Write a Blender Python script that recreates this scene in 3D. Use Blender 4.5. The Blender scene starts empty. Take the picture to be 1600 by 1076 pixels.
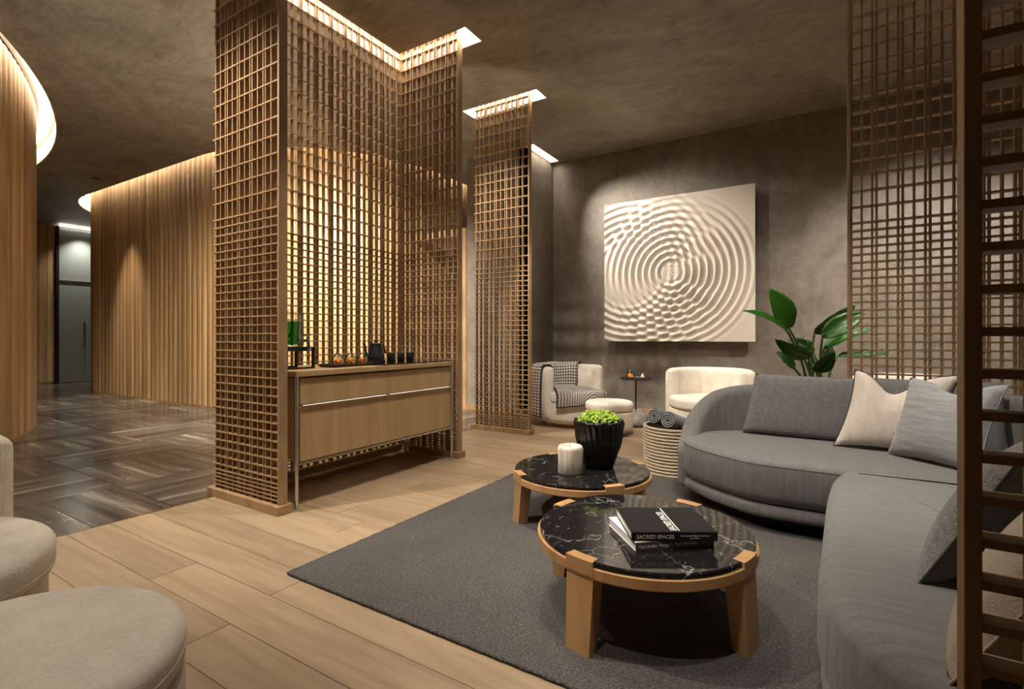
import bpy, bmesh, math, random
from mathutils import Vector, Matrix
from mathutils.geometry import tessellate_polygon
random.seed(7)
PI = math.pi
S = bpy.context.scene
C = S.collection
# ------------------------------------------------------------------ camera, world, exposure
YAW = math.radians(31.9)
cam = bpy.data.objects.new('camera', bpy.data.cameras.new('camera'))
C.objects.link(cam)
cam.location = (0, 0, 1.15)
cam.rotation_euler = (PI / 2, 0, YAW)
cam.data.sensor_width = 36
cam.data.lens = 36 * 787 / 1600
cam.data.shift_y = -11 / 1600
cam.data.clip_start = 0.02
S.camera = cam
W = bpy.data.worlds.new('world'); S.world = W
W.use_nodes = True
W.node_tree.nodes['Background'].inputs[0].default_value = (0.02, 0.017, 0.014, 1)
W.node_tree.nodes['Background'].inputs[1].default_value = 0.3
S.view_settings.view_transform = 'Standard'
S.view_settings.look = 'None'
S.view_settings.gamma = 1
S.view_settings.use_curve_mapping = False
S.view_settings.exposure = 0.7
WARM = (1.0, 0.84, 0.66)
NEUT = (1.0, 0.91, 0.79)
CZ = 4.0                     # ceiling height
SPOTS = [  # unseen downlights, some added as fill: x, y, target, watts, half-angle deg, blend, colour
    (-3.75, 0.55, (-3.45, 2.0, 1.6), 330, 36, 0.8, NEUT),  # front of the lattice end
    (-1.9, 3.4, (-2.9, 6.1, 0.5), 340, 14, 0.4, NEUT),  # armchair with throw
    (-1.3, 3.7, (-1.25, 6.2, 0.5), 340, 15, 0.4, NEUT),  # second armchair
    (-0.7, 4.1, (-0.1, 5.4, 0.8), 90, 15, 0.6, NEUT),  # plant
    (-1.5, 2.5, (-1.3, 3.0, 0.3), 120, 34, 0.8, NEUT),          # back table
    (-3.0, 0.95, (-0.7, 2.1, 0.35), 230, 17, 0.9, NEUT),  # front table
    (-0.8, 0.2, (-0.7, 1.95, 0.35), 75, 15, 0.9, NEUT),         # added fill on table front and book spines
    (-0.2, 2.9, (0.10, 3.6, 0.4), 250, 30, 0.9, NEUT),  # sofa
    (0.0, 1.3, (0.40, 2.1, 0.4), 110, 36, 0.9, NEUT),            # near seat of the sofa
    (-2.3, 0.75, (-1.9, 0.3, 0.3), 75, 34, 0.9, NEUT),  # ottoman
    (-1.9, 2.6, (-2.65, 2.95, 0.2), 200, 34, 0.9, NEUT),          # floor by the console
    (-1.5, 1.15, (-2.0, 1.25, 0.0), 70, 34, 0.9, NEUT),  # floor in front
    (-5.2, 1.2, (-9.3, 4.3, 1.0), 330, 24, 1.0, WARM),          # curved wall in the corridor
    (-11.1, 3.72, (-11.1, 3.95, 0.0), 330, 25, 0.9, WARM),      # scallop on the curved wall
    (-4.6, 1.3, (-5.2, 2.2, 0.0), 200, 48, 0.9, NEUT),          # added to lift the marble floor
    (-1.0, 3.7, (-0.4, 7.2, 0.0), 55, 40, 1.0, NEUT),  # back wall
    (1.2, 5.3, (1.0, 7.3, 0.4), 430, 44, 1.0, NEUT),  # added to brighten the wall behind the right screen
]

# ------------------------------------------------------------------ materials
MAT = {}
class N:
    """tiny node helper"""
    def __init__(s, name):
        s.m = bpy.data.materials.new(name); s.m.use_nodes = True
        s.t = s.m.node_tree; s.b = s.t.nodes['Principled BSDF']
        MAT[name] = s.m
    def n(s, typ, **kw):
        nd = s.t.nodes.new(typ)
        for k, v in kw.items():
            if k.startswith('i_'):
                key = k[2:]
                key = int(key) if key.isdigit() else key
                nd.inputs[key].default_value = v
            else: setattr(nd, k, v)
        return nd
    def l(s, a, b): s.t.links.new(a, b)
    def base(s, col, rough=0.6, metal=0.0, **kw):
        s.b.inputs['Base Color'].default_value = (*col, 1)
        s.b.inputs['Roughness'].default_value = rough
        s.b.inputs['Metallic'].default_value = metal
        for k, v in kw.items(): s.b.inputs[k].default_value = v
        return s
    def coords(s, kind='Object', scale=(1, 1, 1), rand=0.0, rot=(0, 0, 0)):
        if kind == 'Position': src = s.n('ShaderNodeNewGeometry').outputs['Position']
        else: src = s.n('ShaderNodeTexCoord').outputs[kind]
        if rand:
            oi = s.n('ShaderNodeObjectInfo')
            mul = s.n('ShaderNodeVectorMath', operation='SCALE'); mul.inputs[0].default_value = (17.3 * rand, 9.1 * rand, 5.7 * rand)
            s.l(oi.outputs['Random'], mul.inputs['Scale'])
            ad = s.n('ShaderNodeVectorMath', operation='ADD'); s.l(src, ad.inputs[0]); s.l(mul.outputs[0], ad.inputs[1]); src = ad.outputs[0]
        mp = s.n('ShaderNodeMapping'); mp.inputs['Scale'].default_value = scale; mp.inputs['Rotation'].default_value = rot
        s.l(src, mp.inputs[0]); return mp.outputs[0]
    def noise(s, vec, scale=5, detail=4, rough=0.55, dist=0.0):
        nd = s.n('ShaderNodeTexNoise'); nd.inputs['Scale'].default_value = scale; nd.inputs['Detail'].default_value = detail
        nd.inputs['Roughness'].default_value = rough; nd.inputs['Distortion'].default_value = dist
        s.l(vec, nd.inputs['Vector']); return nd.outputs['Fac']
    def ramp(s, fac, stops):
        nd = s.n('ShaderNodeValToRGB'); el = nd.color_ramp.elements
        while len(el) < len(stops): el.new(0.5)
        for e, (p, c) in zip(el, stops): e.position = p; e.color = (*c, 1)
        s.l(fac, nd.inputs[0]); return nd.outputs[0]
    def mix(s, fac, a, b, mode='MIX'):
        nd = s.n('ShaderNodeMix', data_type='RGBA', blend_type=mode)
        for v, i in ((fac, 0), (a, 6), (b, 7)):
            if hasattr(v, 'is_linked') or hasattr(v, 'links'): s.l(v, nd.inputs[i])
            elif i == 0: nd.inputs[0].default_value = v
            else: nd.inputs[i].default_value = (*v, 1)
        return nd.outputs[2]
    def math(s, op, a, b=0.0):
        nd = s.n('ShaderNodeMath', operation=op)
        for i, v in enumerate((a, b)):
            if hasattr(v, 'links'): s.l(v, nd.inputs[i])
            else: nd.inputs[i].default_value = v
        return nd.outputs[0]
    def col(s, sock): s.l(sock, s.b.inputs['Base Color']); return s
    def bump(s, h, strength=0.3, dist=0.01):
        nd = s.n('ShaderNodeBump'); nd.inputs['Strength'].default_value = strength; nd.inputs['Distance'].default_value = dist
        s.l(h, nd.inputs['Height']); s.l(nd.outputs[0], s.b.inputs['Normal']); return s

def wood(name, dark, light, scale, rough=0.45, kind='Position', rand=1.0, tone=0.25, figure=1.0, bump=0.05):
    m = N(name).base(light, rough)
    v = m.coords(kind, scale, rand)
    a = m.noise(v, 1.0, 6, 0.6, 0.6 * figure)
    c = m.ramp(a, [(0.3, dark), (0.62, light)])
    oi = m.n('ShaderNodeObjectInfo').outputs['Random']
    t = m.ramp(oi, [(0, (1 - tone,) * 3), (1, (1, 1, 1))])
    m.col(m.mix(1.0, c, t, 'MULTIPLY'))
    m.bump(a, bump, 0.01)
    return m.m
wood('oak_floor', (0.275, 0.193, 0.118), (0.40, 0.292, 0.185), (1.1, 16, 16), 0.38, tone=0.22)
wood('oak_lattice', (0.28, 0.163, 0.074), (0.42, 0.27, 0.138), (9, 9, 3), 0.5, tone=0.12)
wood('oak_panel', (0.28, 0.165, 0.068), (0.46, 0.295, 0.135), (7, 7, 0.55), 0.5, tone=0.42)
wood('oak_console', (0.40, 0.255, 0.115), (0.50, 0.335, 0.165), (11, 11, 0.8), 0.45, tone=0.1)
wood('oak_table', (0.40, 0.215, 0.085), (0.56, 0.32, 0.14), (10, 10, 1.2), 0.4, tone=0.1)
wood('walnut_handle', (0.12, 0.05, 0.02), (0.25, 0.11, 0.04), (9, 9, 9), 0.35)

def plaster(name, dark, light, sc=1.2, rot=0.3, bump=0.10, rough=0.55, stretch=(1.0, 2.4, 2.4)):
    m = N(name).base(light, rough)
    v = m.coords('Position', (1, 1, 1))
    big = m.noise(v, sc, 5, 0.6, 1.6)
    v2 = m.coords('Position', stretch, rot=(0, 0, rot))
    fine = m.noise(v2, sc * 2.6, 7, 0.65, 2.2)
    f = m.math('ADD', m.math('MULTIPLY', big, 0.5), m.math('MULTIPLY', fine, 0.5))
    m.col(m.ramp(f, [(0.34, dark), (0.66, light)]))
    m.bump(fine, bump, 0.02)
    return m.m
plaster('plaster_ceiling', (0.15, 0.127, 0.097), (0.35, 0.305, 0.24), 1.1)
plaster('plaster_wall', (0.145, 0.122, 0.099), (0.29, 0.25, 0.209), 1.3, rot=1.0, stretch=(1.3, 1.3, 1.0), bump=0.05)
N('slot_white').base((0.85, 0.80, 0.72), 0.7)
def emit(name, col, st):
    m = N(name).base((0.8, 0.8, 0.8), 0.5)
    m.b.inputs['Emission Color'].default_value = (*col, 1); m.b.inputs['Emission Strength'].default_value = st
emit('led_slot', NEUT, 16)
emit('led_cove', WARM, 10)
emit('pull_glow', WARM, 1.0)
emit('led_door', NEUT, 18)
emit('lamp_lens', NEUT, 12)
emit('lit_pane', (1, 0.97, 0.93), 1.5)
emit('flame', (1, 0.55, 0.18), 14)

# marble floor tiles: bands along the tile, white flecks
m = N('marble_tile').base((0.05, 0.045, 0.04), 0.2)
v = m.coords('Object', (0.55, 8.0, 1), 1.0)
band = m.noise(v, 1.3, 5, 0.62, 0.45)
c = m.ramp(band, [(0.28, (0.022, 0.020, 0.019)), (0.42, (0.062, 0.057, 0.052)), (0.57, (0.115, 0.104, 0.094)), (0.70, (0.30, 0.272, 0.245))])
v2 = m.coords('Object', (3.0, 6, 1), 0.7)
fl = m.noise(v2, 2.4, 8, 0.75, 1.2)
c = m.mix(m.ramp(fl, [(0.63, (0, 0, 0)), (0.69, (1, 1, 1))]), c, (0.62, 0.58, 0.53))
t = m.ramp(m.n('ShaderNodeObjectInfo').outputs['Random'], [(0, (0.55, 0.54, 0.53)), (0.5, (0.8, 0.77, 0.74)), (1, (1.1, 1.04, 0.98))])
m.col(m.mix(1.0, c, t, 'MULTIPLY'))
N('grout').base((0.20, 0.18, 0.16), 0.7)
N('floor_joint').base((0.34, 0.25, 0.16), 0.8)

# black marble for the table tops
m = N('black_marble').base((0.012, 0.011, 0.011), 0.06, 0.0, **{'Specular IOR Level': 0.32})
v = m.coords('Object', (1, 1, 1), 1.0)
warp = m.n('ShaderNodeTexNoise'); warp.inputs['Scale'].default_value = 3.0; warp.inputs['Detail'].default_value = 6; m.l(v, warp.inputs['Vector'])
wm = m.n('ShaderNodeVectorMath', operation='SCALE'); wm.inputs['Scale'].default_value = 0.9; m.l(warp.outputs['Color'], wm.inputs[0])
wa = m.n('ShaderNodeVectorMath', operation='ADD'); m.l(v, wa.inputs[0]); m.l(wm.outputs[0], wa.inputs[1])
vo = m.n('ShaderNodeTexVoronoi', feature='DISTANCE_TO_EDGE'); vo.inputs['Scale'].default_value = 3.4; m.l(wa.outputs[0], vo.inputs['Vector'])
vein = m.ramp(vo.outputs['Distance'], [(0.0, (1, 1, 1)), (0.013, (0, 0, 0))])
msk = m.ramp(m.noise(v, 4, 4, 0.7), [(0.42, (0, 0, 0)), (0.58, (1, 1, 1))])
v3 = m.coords('Object', (12, 34, 1), 1.0, (0, 0, 0.6))
fleck = m.ramp(m.noise(v3, 1.8, 6, 0.7, 0.6), [(0.61, (0, 0, 0)), (0.68, (0.6, 0.6, 0.6))])
vv = m.mix(1.0, m.mix(1.0, vein, msk, 'MULTIPLY'), fleck, 'ADD')
m.col(m.mix(vv, (0.012, 0.011, 0.011), (0.36, 0.34, 0.31)))
N('black_stone').base((0.012, 0.012, 0.012), 0.12)

def fabric(name, a, b, weave=900, slub=(1, 1, 40), strength=0.25, rough=0.9, kind='Object', folds=None):
    m = N(name).base(b, rough)
    m.b.inputs['Sheen Weight'].default_value = 0.15
    v = m.coords(kind, slub)
    s_ = m.noise(v, 3.0, 5, 0.6, 0.3)
    w = m.noise(m.coords(kind, (1, 1, 1)), weave * 0.25, 2, 0.5)
    f = m.math('ADD', m.math('MULTIPLY', s_, 0.6), m.math('MULTIPLY', w, 0.4))
    m.col(m.ramp(f, [(0.36, a), (0.62, b)]))
    h = w
    if folds:
        fo = m.noise(m.coords(kind, folds), 1.0, 3, 0.5, 0.4)
        h = m.math('ADD', m.math('MULTIPLY', w, 0.12), m.math('MULTIPLY', fo, 2.2))
    m.bump(h, strength, 0.012)
    return m.m
fabric('sofa_grey', (0.124, 0.120, 0.117), (0.188, 0.182, 0.177), slub=(14, 14, 1.2))
fabric('sofa_seat', (0.124, 0.120, 0.117), (0.188, 0.182, 0.177), slub=(1.2, 14, 6), folds=(0.9, 16, 1), strength=0.32)
fabric('cushion_light_grey', (0.23, 0.235, 0.245), (0.41, 0.415, 0.425), slub=(2.5, 26, 2.5), strength=0.3)
fabric('cushion_dark_grey', (0.065, 0.062, 0.06), (0.115, 0.11, 0.106), slub=(14, 14, 5))
fabric('cushion_mid_grey', (0.15, 0.148, 0.146), (0.27, 0.265, 0.26), weave=700, slub=(20, 20, 20), strength=0.4)
fabric('cushion_cream', (0.60, 0.52, 0.45), (0.72, 0.64, 0.565), slub=(16, 3, 3))
fabric('cushion_beige', (0.38, 0.31, 0.24), (0.46, 0.385, 0.30), slub=(9, 9, 3))
fabric('boucle_cream', (0.60, 0.535, 0.445), (0.73, 0.665, 0.57), weave=420, slub=(3, 3, 3), strength=0.18)
fabric('towel_grey', (0.15, 0.155, 0.165), (0.30, 0.308, 0.32), weave=500, slub=(20, 20, 20), strength=0.5)
fabric('rope_natural', (0.46, 0.36, 0.245), (0.66, 0.55, 0.40), weave=400, slub=(45, 45, 30), strength=0.6)
N('basket_dark').base((0.11, 0.065, 0.03), 0.9)
N('piping_black').base((0.012, 0.011, 0.011), 0.8)
N('piping_grey').base((0.045, 0.043, 0.042), 0.9)

# rug: woven melange
m = N('rug_wool').base((0.08, 0.075, 0.07), 0.95)
v = m.coords('Object', (110, 260, 10)); w1 = m.noise(v, 1.0, 3, 0.6, 0.3)
w2 = m.noise(m.coords('Object', (1, 1, 1)), 1.6, 3, 0.5)
f = m.math('ADD', m.math('MULTIPLY', w1, 0.85), m.math('MULTIPLY', w2, 0.15))
m.col(m.ramp(f, [(0.34, (0.031, 0.028, 0.027)), (0.5, (0.090, 0.081, 0.077)), (0.66, (0.21, 0.19, 0.178))]))
m.bump(w1, 0.9, 0.012)

# houndstooth throw (UV)
m = N('houndstooth').base((0.5, 0.5, 0.5), 0.95)
uv = m.n('ShaderNodeTexCoord').outputs['UV']
sp = m.n('ShaderNodeSeparateXYZ'); m.l(uv, sp.inputs[0])
x, y = sp.outputs[0], sp.outputs[1]
def st_(v, per): return m.math('LESS_THAN', m.math('FRACT', m.math('DIVIDE', v, per)), 0.5)
warp_ = st_(x, 1.0); weft = st_(y, 1.0)
tw = st_(m.math('ADD', x, y), 0.5)
pat = m.math('ADD', m.math('MULTIPLY', warp_, tw), m.math('MULTIPLY', weft, m.math('SUBTRACT', 1.0, tw)))
m.col(m.mix(pat, (0.62, 0.58, 0.53), (0.014, 0.013, 0.013)))

N('art_plaster').base((0.74, 0.665, 0.575), 0.55)
N('steel').base((0.62, 0.58, 0.52), 0.22, 1.0)
N('chrome').base((0.8, 0.8, 0.8), 0.08, 1.0)
N('black_metal').base((0.012, 0.011, 0.011), 0.38)
N('black_matte').base((0.014, 0.013, 0.013), 0.5)
N('bronze').base((0.34, 0.20, 0.08), 0.35, 1.0)
N('dark_base').base((0.02, 0.018, 0.017), 0.8)
N('paper').base((0.88, 0.86, 0.82), 0.8)
N('book_black').base((0.013, 0.012, 0.012), 0.6, 0.0, **{'Specular IOR Level': 0.25})
N('book_brown').base((0.085, 0.066, 0.055), 0.45)
N('book_blue').base((0.05, 0.058, 0.066), 0.45)
N('ink_white').base((0.85, 0.84, 0.82), 0.6)
N('ink_pale').base((0.75, 0.69, 0.62), 0.6)
def thin_glass(name, tint, gloss=0.9, diff=0.0, dcol=(1, 1, 1)):
    m = N(name); t_ = m.t; out = t_.nodes['Material Output']
    tr = m.n('ShaderNodeBsdfTransparent'); tr.inputs[0].default_value = (*tint, 1)
    gl = m.n('ShaderNodeBsdfGlossy'); gl.inputs['Roughness'].default_value = 0.03
    lw = m.n('ShaderNodeFresnel'); lw.inputs[0].default_value = 1.5
    mx = m.n('ShaderNodeMixShader'); m.l(m.math('MULTIPLY', lw.outputs[0], gloss), mx.inputs[0]); m.l(tr.outputs[0], mx.inputs[1]); m.l(gl.outputs[0], mx.inputs[2])
    last = mx
    if diff:
        df = m.n('ShaderNodeBsdfDiffuse'); df.inputs[0].default_value = (*dcol, 1)
        m2 = m.n('ShaderNodeMixShader'); m2.inputs[0].default_value = diff; m.l(mx.outputs[0], m2.inputs[1]); m.l(df.outputs[0], m2.inputs[2]); last = m2
    m.l(last.outputs[0], out.inputs['Surface']); t_.nodes.remove(m.b)
thin_glass('glass', (0.97, 0.98, 0.97), 0.7)
thin_glass('green_water', (0.22, 0.62, 0.20), 0.6, 0.35, (0.03, 0.30, 0.04))
N('door_glass').base((0.26, 0.30, 0.29), 0.42)
N('mint').base((0.01, 0.10, 0.02), 0.5)
N('orange').base((0.85, 0.30, 0.03), 0.45, 0.0, **{'Subsurface Weight': 0.2})
N('soil').base((0.02, 0.014, 0.01), 0.95)
m = N('planter_black').base((0.008, 0.008, 0.008), 0.22)
m.bump(m.noise(m.coords('Object', (40, 40, 4)), 1, 4), 0.5, 0.01)
m = N('onyx').base((0.80, 0.74, 0.64), 0.35, 0.0, **{'Subsurface Weight': 0.5, 'Subsurface Scale': 0.04})
a = m.noise(m.coords('Object', (30, 30, 5)), 1, 5); m.col(m.ramp(a, [(0.35, (0.52, 0.47, 0.40)), (0.6, (0.86, 0.80, 0.70))])); m.bump(a, 0.5, 0.01)
m = N('wax').base((0.85, 0.78, 0.66), 0.5, 0.0, **{'Subsurface Weight': 0.6, 'Subsurface Scale': 0.03})
m = N('rock').base((0.25, 0.22, 0.19), 0.8)
a = m.noise(m.coords('Object', (1, 1, 1)), 9, 6, 0.65, 1.0); m.col(m.ramp(a, [(0.3, (0.07, 0.06, 0.05)), (0.62, (0.20, 0.175, 0.15))])); m.bump(a, 0.8, 0.02)
m = N('succulent').base((0.28, 0.42, 0.04), 0.5, 0.0, **{'Subsurface Weight': 0.1})
m.col(m.ramp(m.noise(m.coords('Object', (1, 1, 1)), 40, 2), [(0.35, (0.16, 0.30, 0.015)), (0.65, (0.48, 0.62, 0.08))]))
m = N('leaf_green').base((0.03, 0.16, 0.02), 0.28)
lv = m.coords('UV', (1, 1, 1))
wv = m.n('ShaderNodeTexWave'); wv.inputs['Scale'].default_value = 4.2; wv.inputs['Distortion'].default_value = 1.2; m.l(lv, wv.inputs['Vector'])
c1 = m.ramp(wv.outputs['Fac'], [(0.2, (0.020, 0.105, 0.010)), (0.85, (0.040, 0.18, 0.018))])
t = m.ramp(m.n('ShaderNodeObjectInfo').outputs['Random'], [(0, (0.35, 0.4, 0.45)), (1, (1.5, 1.45, 1.1))])
m.col(m.mix(1.0, c1, t, 'MULTIPLY')); m.bump(wv.outputs['Fac'], 0.25, 0.01)
N('stem_green').base((0.055, 0.12, 0.018), 0.4)

# ------------------------------------------------------------------ mesh helpers
def catmull(P, n=8, closed=False):
    out = []; L = len(P); R = L if closed else L - 1
    for i in range(R):
        g = lambda k: Vector(P[k % L]) if closed else Vector(P[max(0, min(L - 1, k))])
        a, b, c, d = g(i - 1), g(i), g(i + 1), g(i + 2)
        for j in range(n):
            t = j / n
            out.append(0.5 * ((2 * b) + (c - a) * t + (2 * a - 5 * b + 4 * c - d) * t * t + (3 * b - a - 3 * c + d) * t ** 3))
    if not closed: out.append(Vector(P[-1]))
    return out

class MB:
    def __init__(s): s.v = []; s.f = []; s.uv = None
    def add(s, vs, fs):
        o = len(s.v); s.v += [tuple(v) for v in vs]; s.f += [tuple(i + o for i in f) for f in fs]; return s
    def box(s, x0, x1, y0, y1, z0, z1):
        vs = [(x, y, z) for z in (z0, z1) for y in (y0, y1) for x in (x0, x1)]
        return s.add(vs, [(0, 2, 3, 1), (4, 5, 7, 6), (0, 1, 5, 4), (2, 6, 7, 3), (0, 4, 6, 2), (1, 3, 7, 5)])
    def bbox(s, x0, x1, y0, y1, z0, z1, b=0.004):
        """box with chamfered edges"""
        bm = bmesh.new()
        bmesh.ops.create_cube(bm, size=1)
        for v in bm.verts: v.co = Vector(((x0 + x1) / 2 + v.co.x * (x1 - x0), (y0 + y1) / 2 + v.co.y * (y1 - y0), (z0 + z1) / 2 + v.co.z * (z1 - z0)))
        bmesh.ops.bevel(bm, geom=bm.edges[:], offset=b, segments=2, affect='EDGES', profile=0.5)
        bm.verts.index_update()
        s.add([v.co for v in bm.verts], [[v.index for v in f.verts] for f in bm.faces]); bm.free(); return s
    def rings(s, R, closed=True, cap0=False, cap1=False):
        """skin consecutive rings of equal length"""
        n = len(R[0]); vs = [p for r in R for p in r]; fs = []
        m_ = n if closed else n - 1
        for i in range(len(R) - 1):
            for j in range(m_):
                k = (j + 1) % n
                fs.append((i * n + j, i * n + k, (i + 1) * n + k, (i + 1) * n + j))
        if cap0: fs.append(tuple(range(n - 1, -1, -1)))
        if cap1: fs.append(tuple((len(R) - 1) * n + j for j in range(n)))
        return s.add(vs, fs)
    def lathe(s, prof, n=32, c=(0, 0, 0), cap0=True, cap1=True, wob=None):
        R = []
        for i, (r, z) in enumerate(prof):
            ring = []
            for j in range(n):
                a = 2 * PI * j / n
                rr, zz = (r, z) if wob is None else wob(r, z, a, i)
                ring.append((c[0] + rr * math.cos(a), c[1] + rr * math.sin(a), c[2] + zz))
            R.append(ring)
        return s.rings(R, True, cap0, cap1)
    def tube(s, P, r, n=8, closed=False, caps=True):
        P = [Vector(p) for p in P]; R = []; L = len(P); up = Vector((0, 0, 1)); prev = None
        for i, p in enumerate(P):
            if closed: t = (P[(i + 1) % L] - P[i - 1])
            else: t = P[min(L - 1, i + 1)] - P[max(0, i - 1)]
            t.normalize()
            if prev is None: u = t.orthogonal().normalized()
            else: u = (prev - t * prev.dot(t)).normalized()
            prev = u; w = t.cross(u)
            rr = r[i] if isinstance(r, (list, tuple)) else r
            R.append([p + rr * (math.cos(2 * PI * j / n) * u + math.sin(2 * PI * j / n) * w) for j in range(n)])
        if closed: R.append(R[0])
        return s.rings(R, True, caps and not closed, caps and not closed)
    def build(s, name, mat, parent=None, smooth=False, angle=None):
        me = bpy.data.meshes.new(name); me.from_pydata(s.v, [], s.f)
        me.materials.append(MAT[mat]); 
        if smooth:
            me.polygons.foreach_set('use_smooth', [True] * len(me.polygons))
        bm = bmesh.new(); bm.from_mesh(me)
        bmesh.ops.recalc_face_normals(bm, faces=bm.faces[:])
        if smooth and angle:
            for e in bm.edges:
                if len(e.link_faces) == 2 and e.calc_face_angle(0) > math.radians(angle): e.smooth = False
        bm.to_mesh(me); bm.free()
        o = bpy.data.objects.new(name, me); C.objects.link(o)
        if parent: o.parent = parent
        return o
def inst(src, parent=None, loc=None, rotz=None, scale=None, name=None):
    o = src.copy(); C.objects.link(o)
    if parent: o.parent = parent
    if loc is not None: o.location = loc
    if rotz is not None: o.rotation_euler = (0, 0, rotz)
    if scale is not None: o.scale = scale
    return o
def thing(name, label, cat, loc=(0, 0, 0), rotz=0.0, group=None):
    o = bpy.data.objects.new(name, None); C.objects.link(o); o.location = loc; o.rotation_euler = (0, 0, rotz)
    o.empty_display_size = 0.1
    o['label'] = label; o['category'] = cat
    if group: o['group'] = group
    return o
def tag(o, label, cat, group=None):
    o['label'] = label; o['category'] = cat
    if group: o['group'] = group
    return o
def struct(o, label=None):
    o['kind'] = 'structure'
    if label: o['label'] = label
    return o
def copy_tree(o, parent=None):
    c = o.copy(); C.objects.link(c); c.parent = parent
    for ch in list(o.children): copy_tree(ch, c)
    return c
def offset2(P, d):
    """offset a closed 2D outline inwards by d (outline counter-clockwise)"""
    n = len(P); out = []
    for i in range(n):
        t = Vector(P[(i + 1) % n][:2]) - Vector(P[i - 1][:2]); t.normalize()
        out.append(Vector((P[i][0] - t.y * d, P[i][1] + t.x * d)))
    return out
def ccw(P):
    a = sum(P[i][0] * P[(i + 1) % len(P)][1] - P[(i + 1) % len(P)][0] * P[i][1] for i in range(len(P)))
    return P if a > 0 else P[::-1]
def slab(P, z0, z1, rb, rt, mb=None, seg=6, bulge=0.0):
    """closed outline extruded with rounded bottom and top edges"""
    mb = mb or MB(); P = ccw([Vector((p[0], p[1])) for p in P]); R = []
    prof = []
    for k in range(seg + 1):
        a = PI / 2 * k / seg; prof.append((rb * (1 - math.sin(a)), z0 + rb * (1 - math.cos(a))))
    for k in range(seg + 1):
        a = PI / 2 * k / seg; prof.append((rt * (1 - math.cos(a)), z1 - rt * (1 - math.sin(a))))
    prof = [(rb + 0.015, z0)] + prof + [(rt + 0.015, z1 + 0.001), (rt + 0.05, z1 + 0.004)]
    zm = (z0 + z1) / 2; hh = (z1 - z0) / 2
    for d, z in prof:
        b = bulge * max(0, 1 - ((z - zm) / hh) ** 2)
        R.append([(q.x, q.y, z) for q in offset2(P, d - b)])
    return mb.rings(R, True, True, True)

def shell(path, zt, zb, t, mb=None, seg=8, lean=0.0):
    """upholstered wall along a path: path [(x,y)], zt top heights, thickness 2t, rounded top and ends"""
    mb = mb or MB(); n = len(path); P = [Vector(p[:2]) for p in path]; R = []
    L = [0.0]
    for i in range(1, n): L.append(L[-1] + (P[i] - P[i - 1]).length)
    for i in range(n):
        tg = P[min(n - 1, i + 1)] - P[max(0, i - 1)]; tg.normalize(); nn = Vector((-tg.y, tg.x))
        e = min(L[i], L[-1] - L[i]); k = 1.0 if e >= t else math.sqrt(max(0.0, 1 - (1 - e / t) ** 2))
        tt = max(0.004, t * k); z1 = zt[i] - (1 - k) * t * 0.5; z0 = zb[i] if isinstance(zb, list) else zb
        ring = [(-tt * 0.8, z0), (-tt, z0 + 0.02)]
        ring += [(-tt, z0 + (z1 - tt - z0) * f) for f in (0.33, 0.66)]
        ring += [(-tt * math.cos(PI * j / seg), z1 - tt + tt * math.sin(PI * j / seg)) for j in range(seg + 1)]
        ring += [(tt, z0 + (z1 - tt - z0) * f) for f in (0.66, 0.33)]
        ring += [(tt, z0 + 0.02), (tt * 0.8, z0)]
        R.append([(P[i].x + nn.x * o, P[i].y + nn.y * o, z) for o, z in ring])
    return mb.rings(R, True, True, True)

# ------------------------------------------------------------------ ceiling with slots and coves
def rect(x0, x1, y0, y1): return [(x0, y0), (x1, y0), (x1, y1), (x0, y1)]
# paths of the two curved walls (outer face of the boards)
def wall_a_path(off=0.0, n=110):
    cx, cy, r = -11.5, -6.28, 9.0 + off
    a0, a1 = math.radians(39), math.radians(118)
    return [(cx + r * math.cos(a0 + (a1 - a0) * i / n), cy + r * math.sin(a0 + (a1 - a0) * i / n)) for i in range(n + 1)]
def wall_b_path(off=0.0):
    P = []
    c1, r1 = (-12.59, 6.45), 2.2 + off
    P.append((c1[0] - r1, 7.4))
    for i in range(15): a = PI + (PI / 2) * i / 14; P.append((c1[0] + r1 * math.cos(a), c1[1] + r1 * math.sin(a)))
    c2, r2 = (-8.4, 6.82), 2.5 + off
    for i in range(41):
        a = -PI / 2 + math.radians(90) * i / 40; P.append((c2[0] + r2 * math.cos(a), c2[1] + r2 * math.sin(a)))
    P.append((c2[0] + r2, 8.4))
    return P
COVE = 0.20
holes = [
    [(-3.88, 1.9), (-2.85, 1.9), (-2.85, 2.14), (-3.64, 2.14), (-3.64, 3.70), (-2.81, 3.70), (-2.81, 3.955), (-3.88, 3.955)],
    rect(-3.88, -2.82, 5.06, 5.30),
    rect(-3.80, -3.66, 6.47, 7.30),
    rect(0.02, 1.9, 4.44, 4.68),
    rect(0.10, 1.6, 0.83, 1.07),
]
ca = wall_a_path(COVE) + wall_a_path(-0.02)[::-1]
cb = wall_b_path(COVE) + wall_b_path(-0.02)[::-1]
holes += [ca, cb]
outer = rect(-17.0, 3.3, -3.2, 9.6)
loops = [[Vector((x, y, 0)) for x, y in l] for l in [outer] + holes]
flat = [p for l in loops for p in l]
tris = tessellate_polygon(loops)
mb = MB(); mb.add([(p.x, p.y, CZ) for p in flat], tris)
mb.add([(x, y, CZ + 0.5) for x, y in outer], [(0, 1, 2, 3)])
ceiling = struct(mb.build('ceiling', 'plaster_ceiling'), 'brown trowelled plaster ceiling with recessed light slots')
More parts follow.
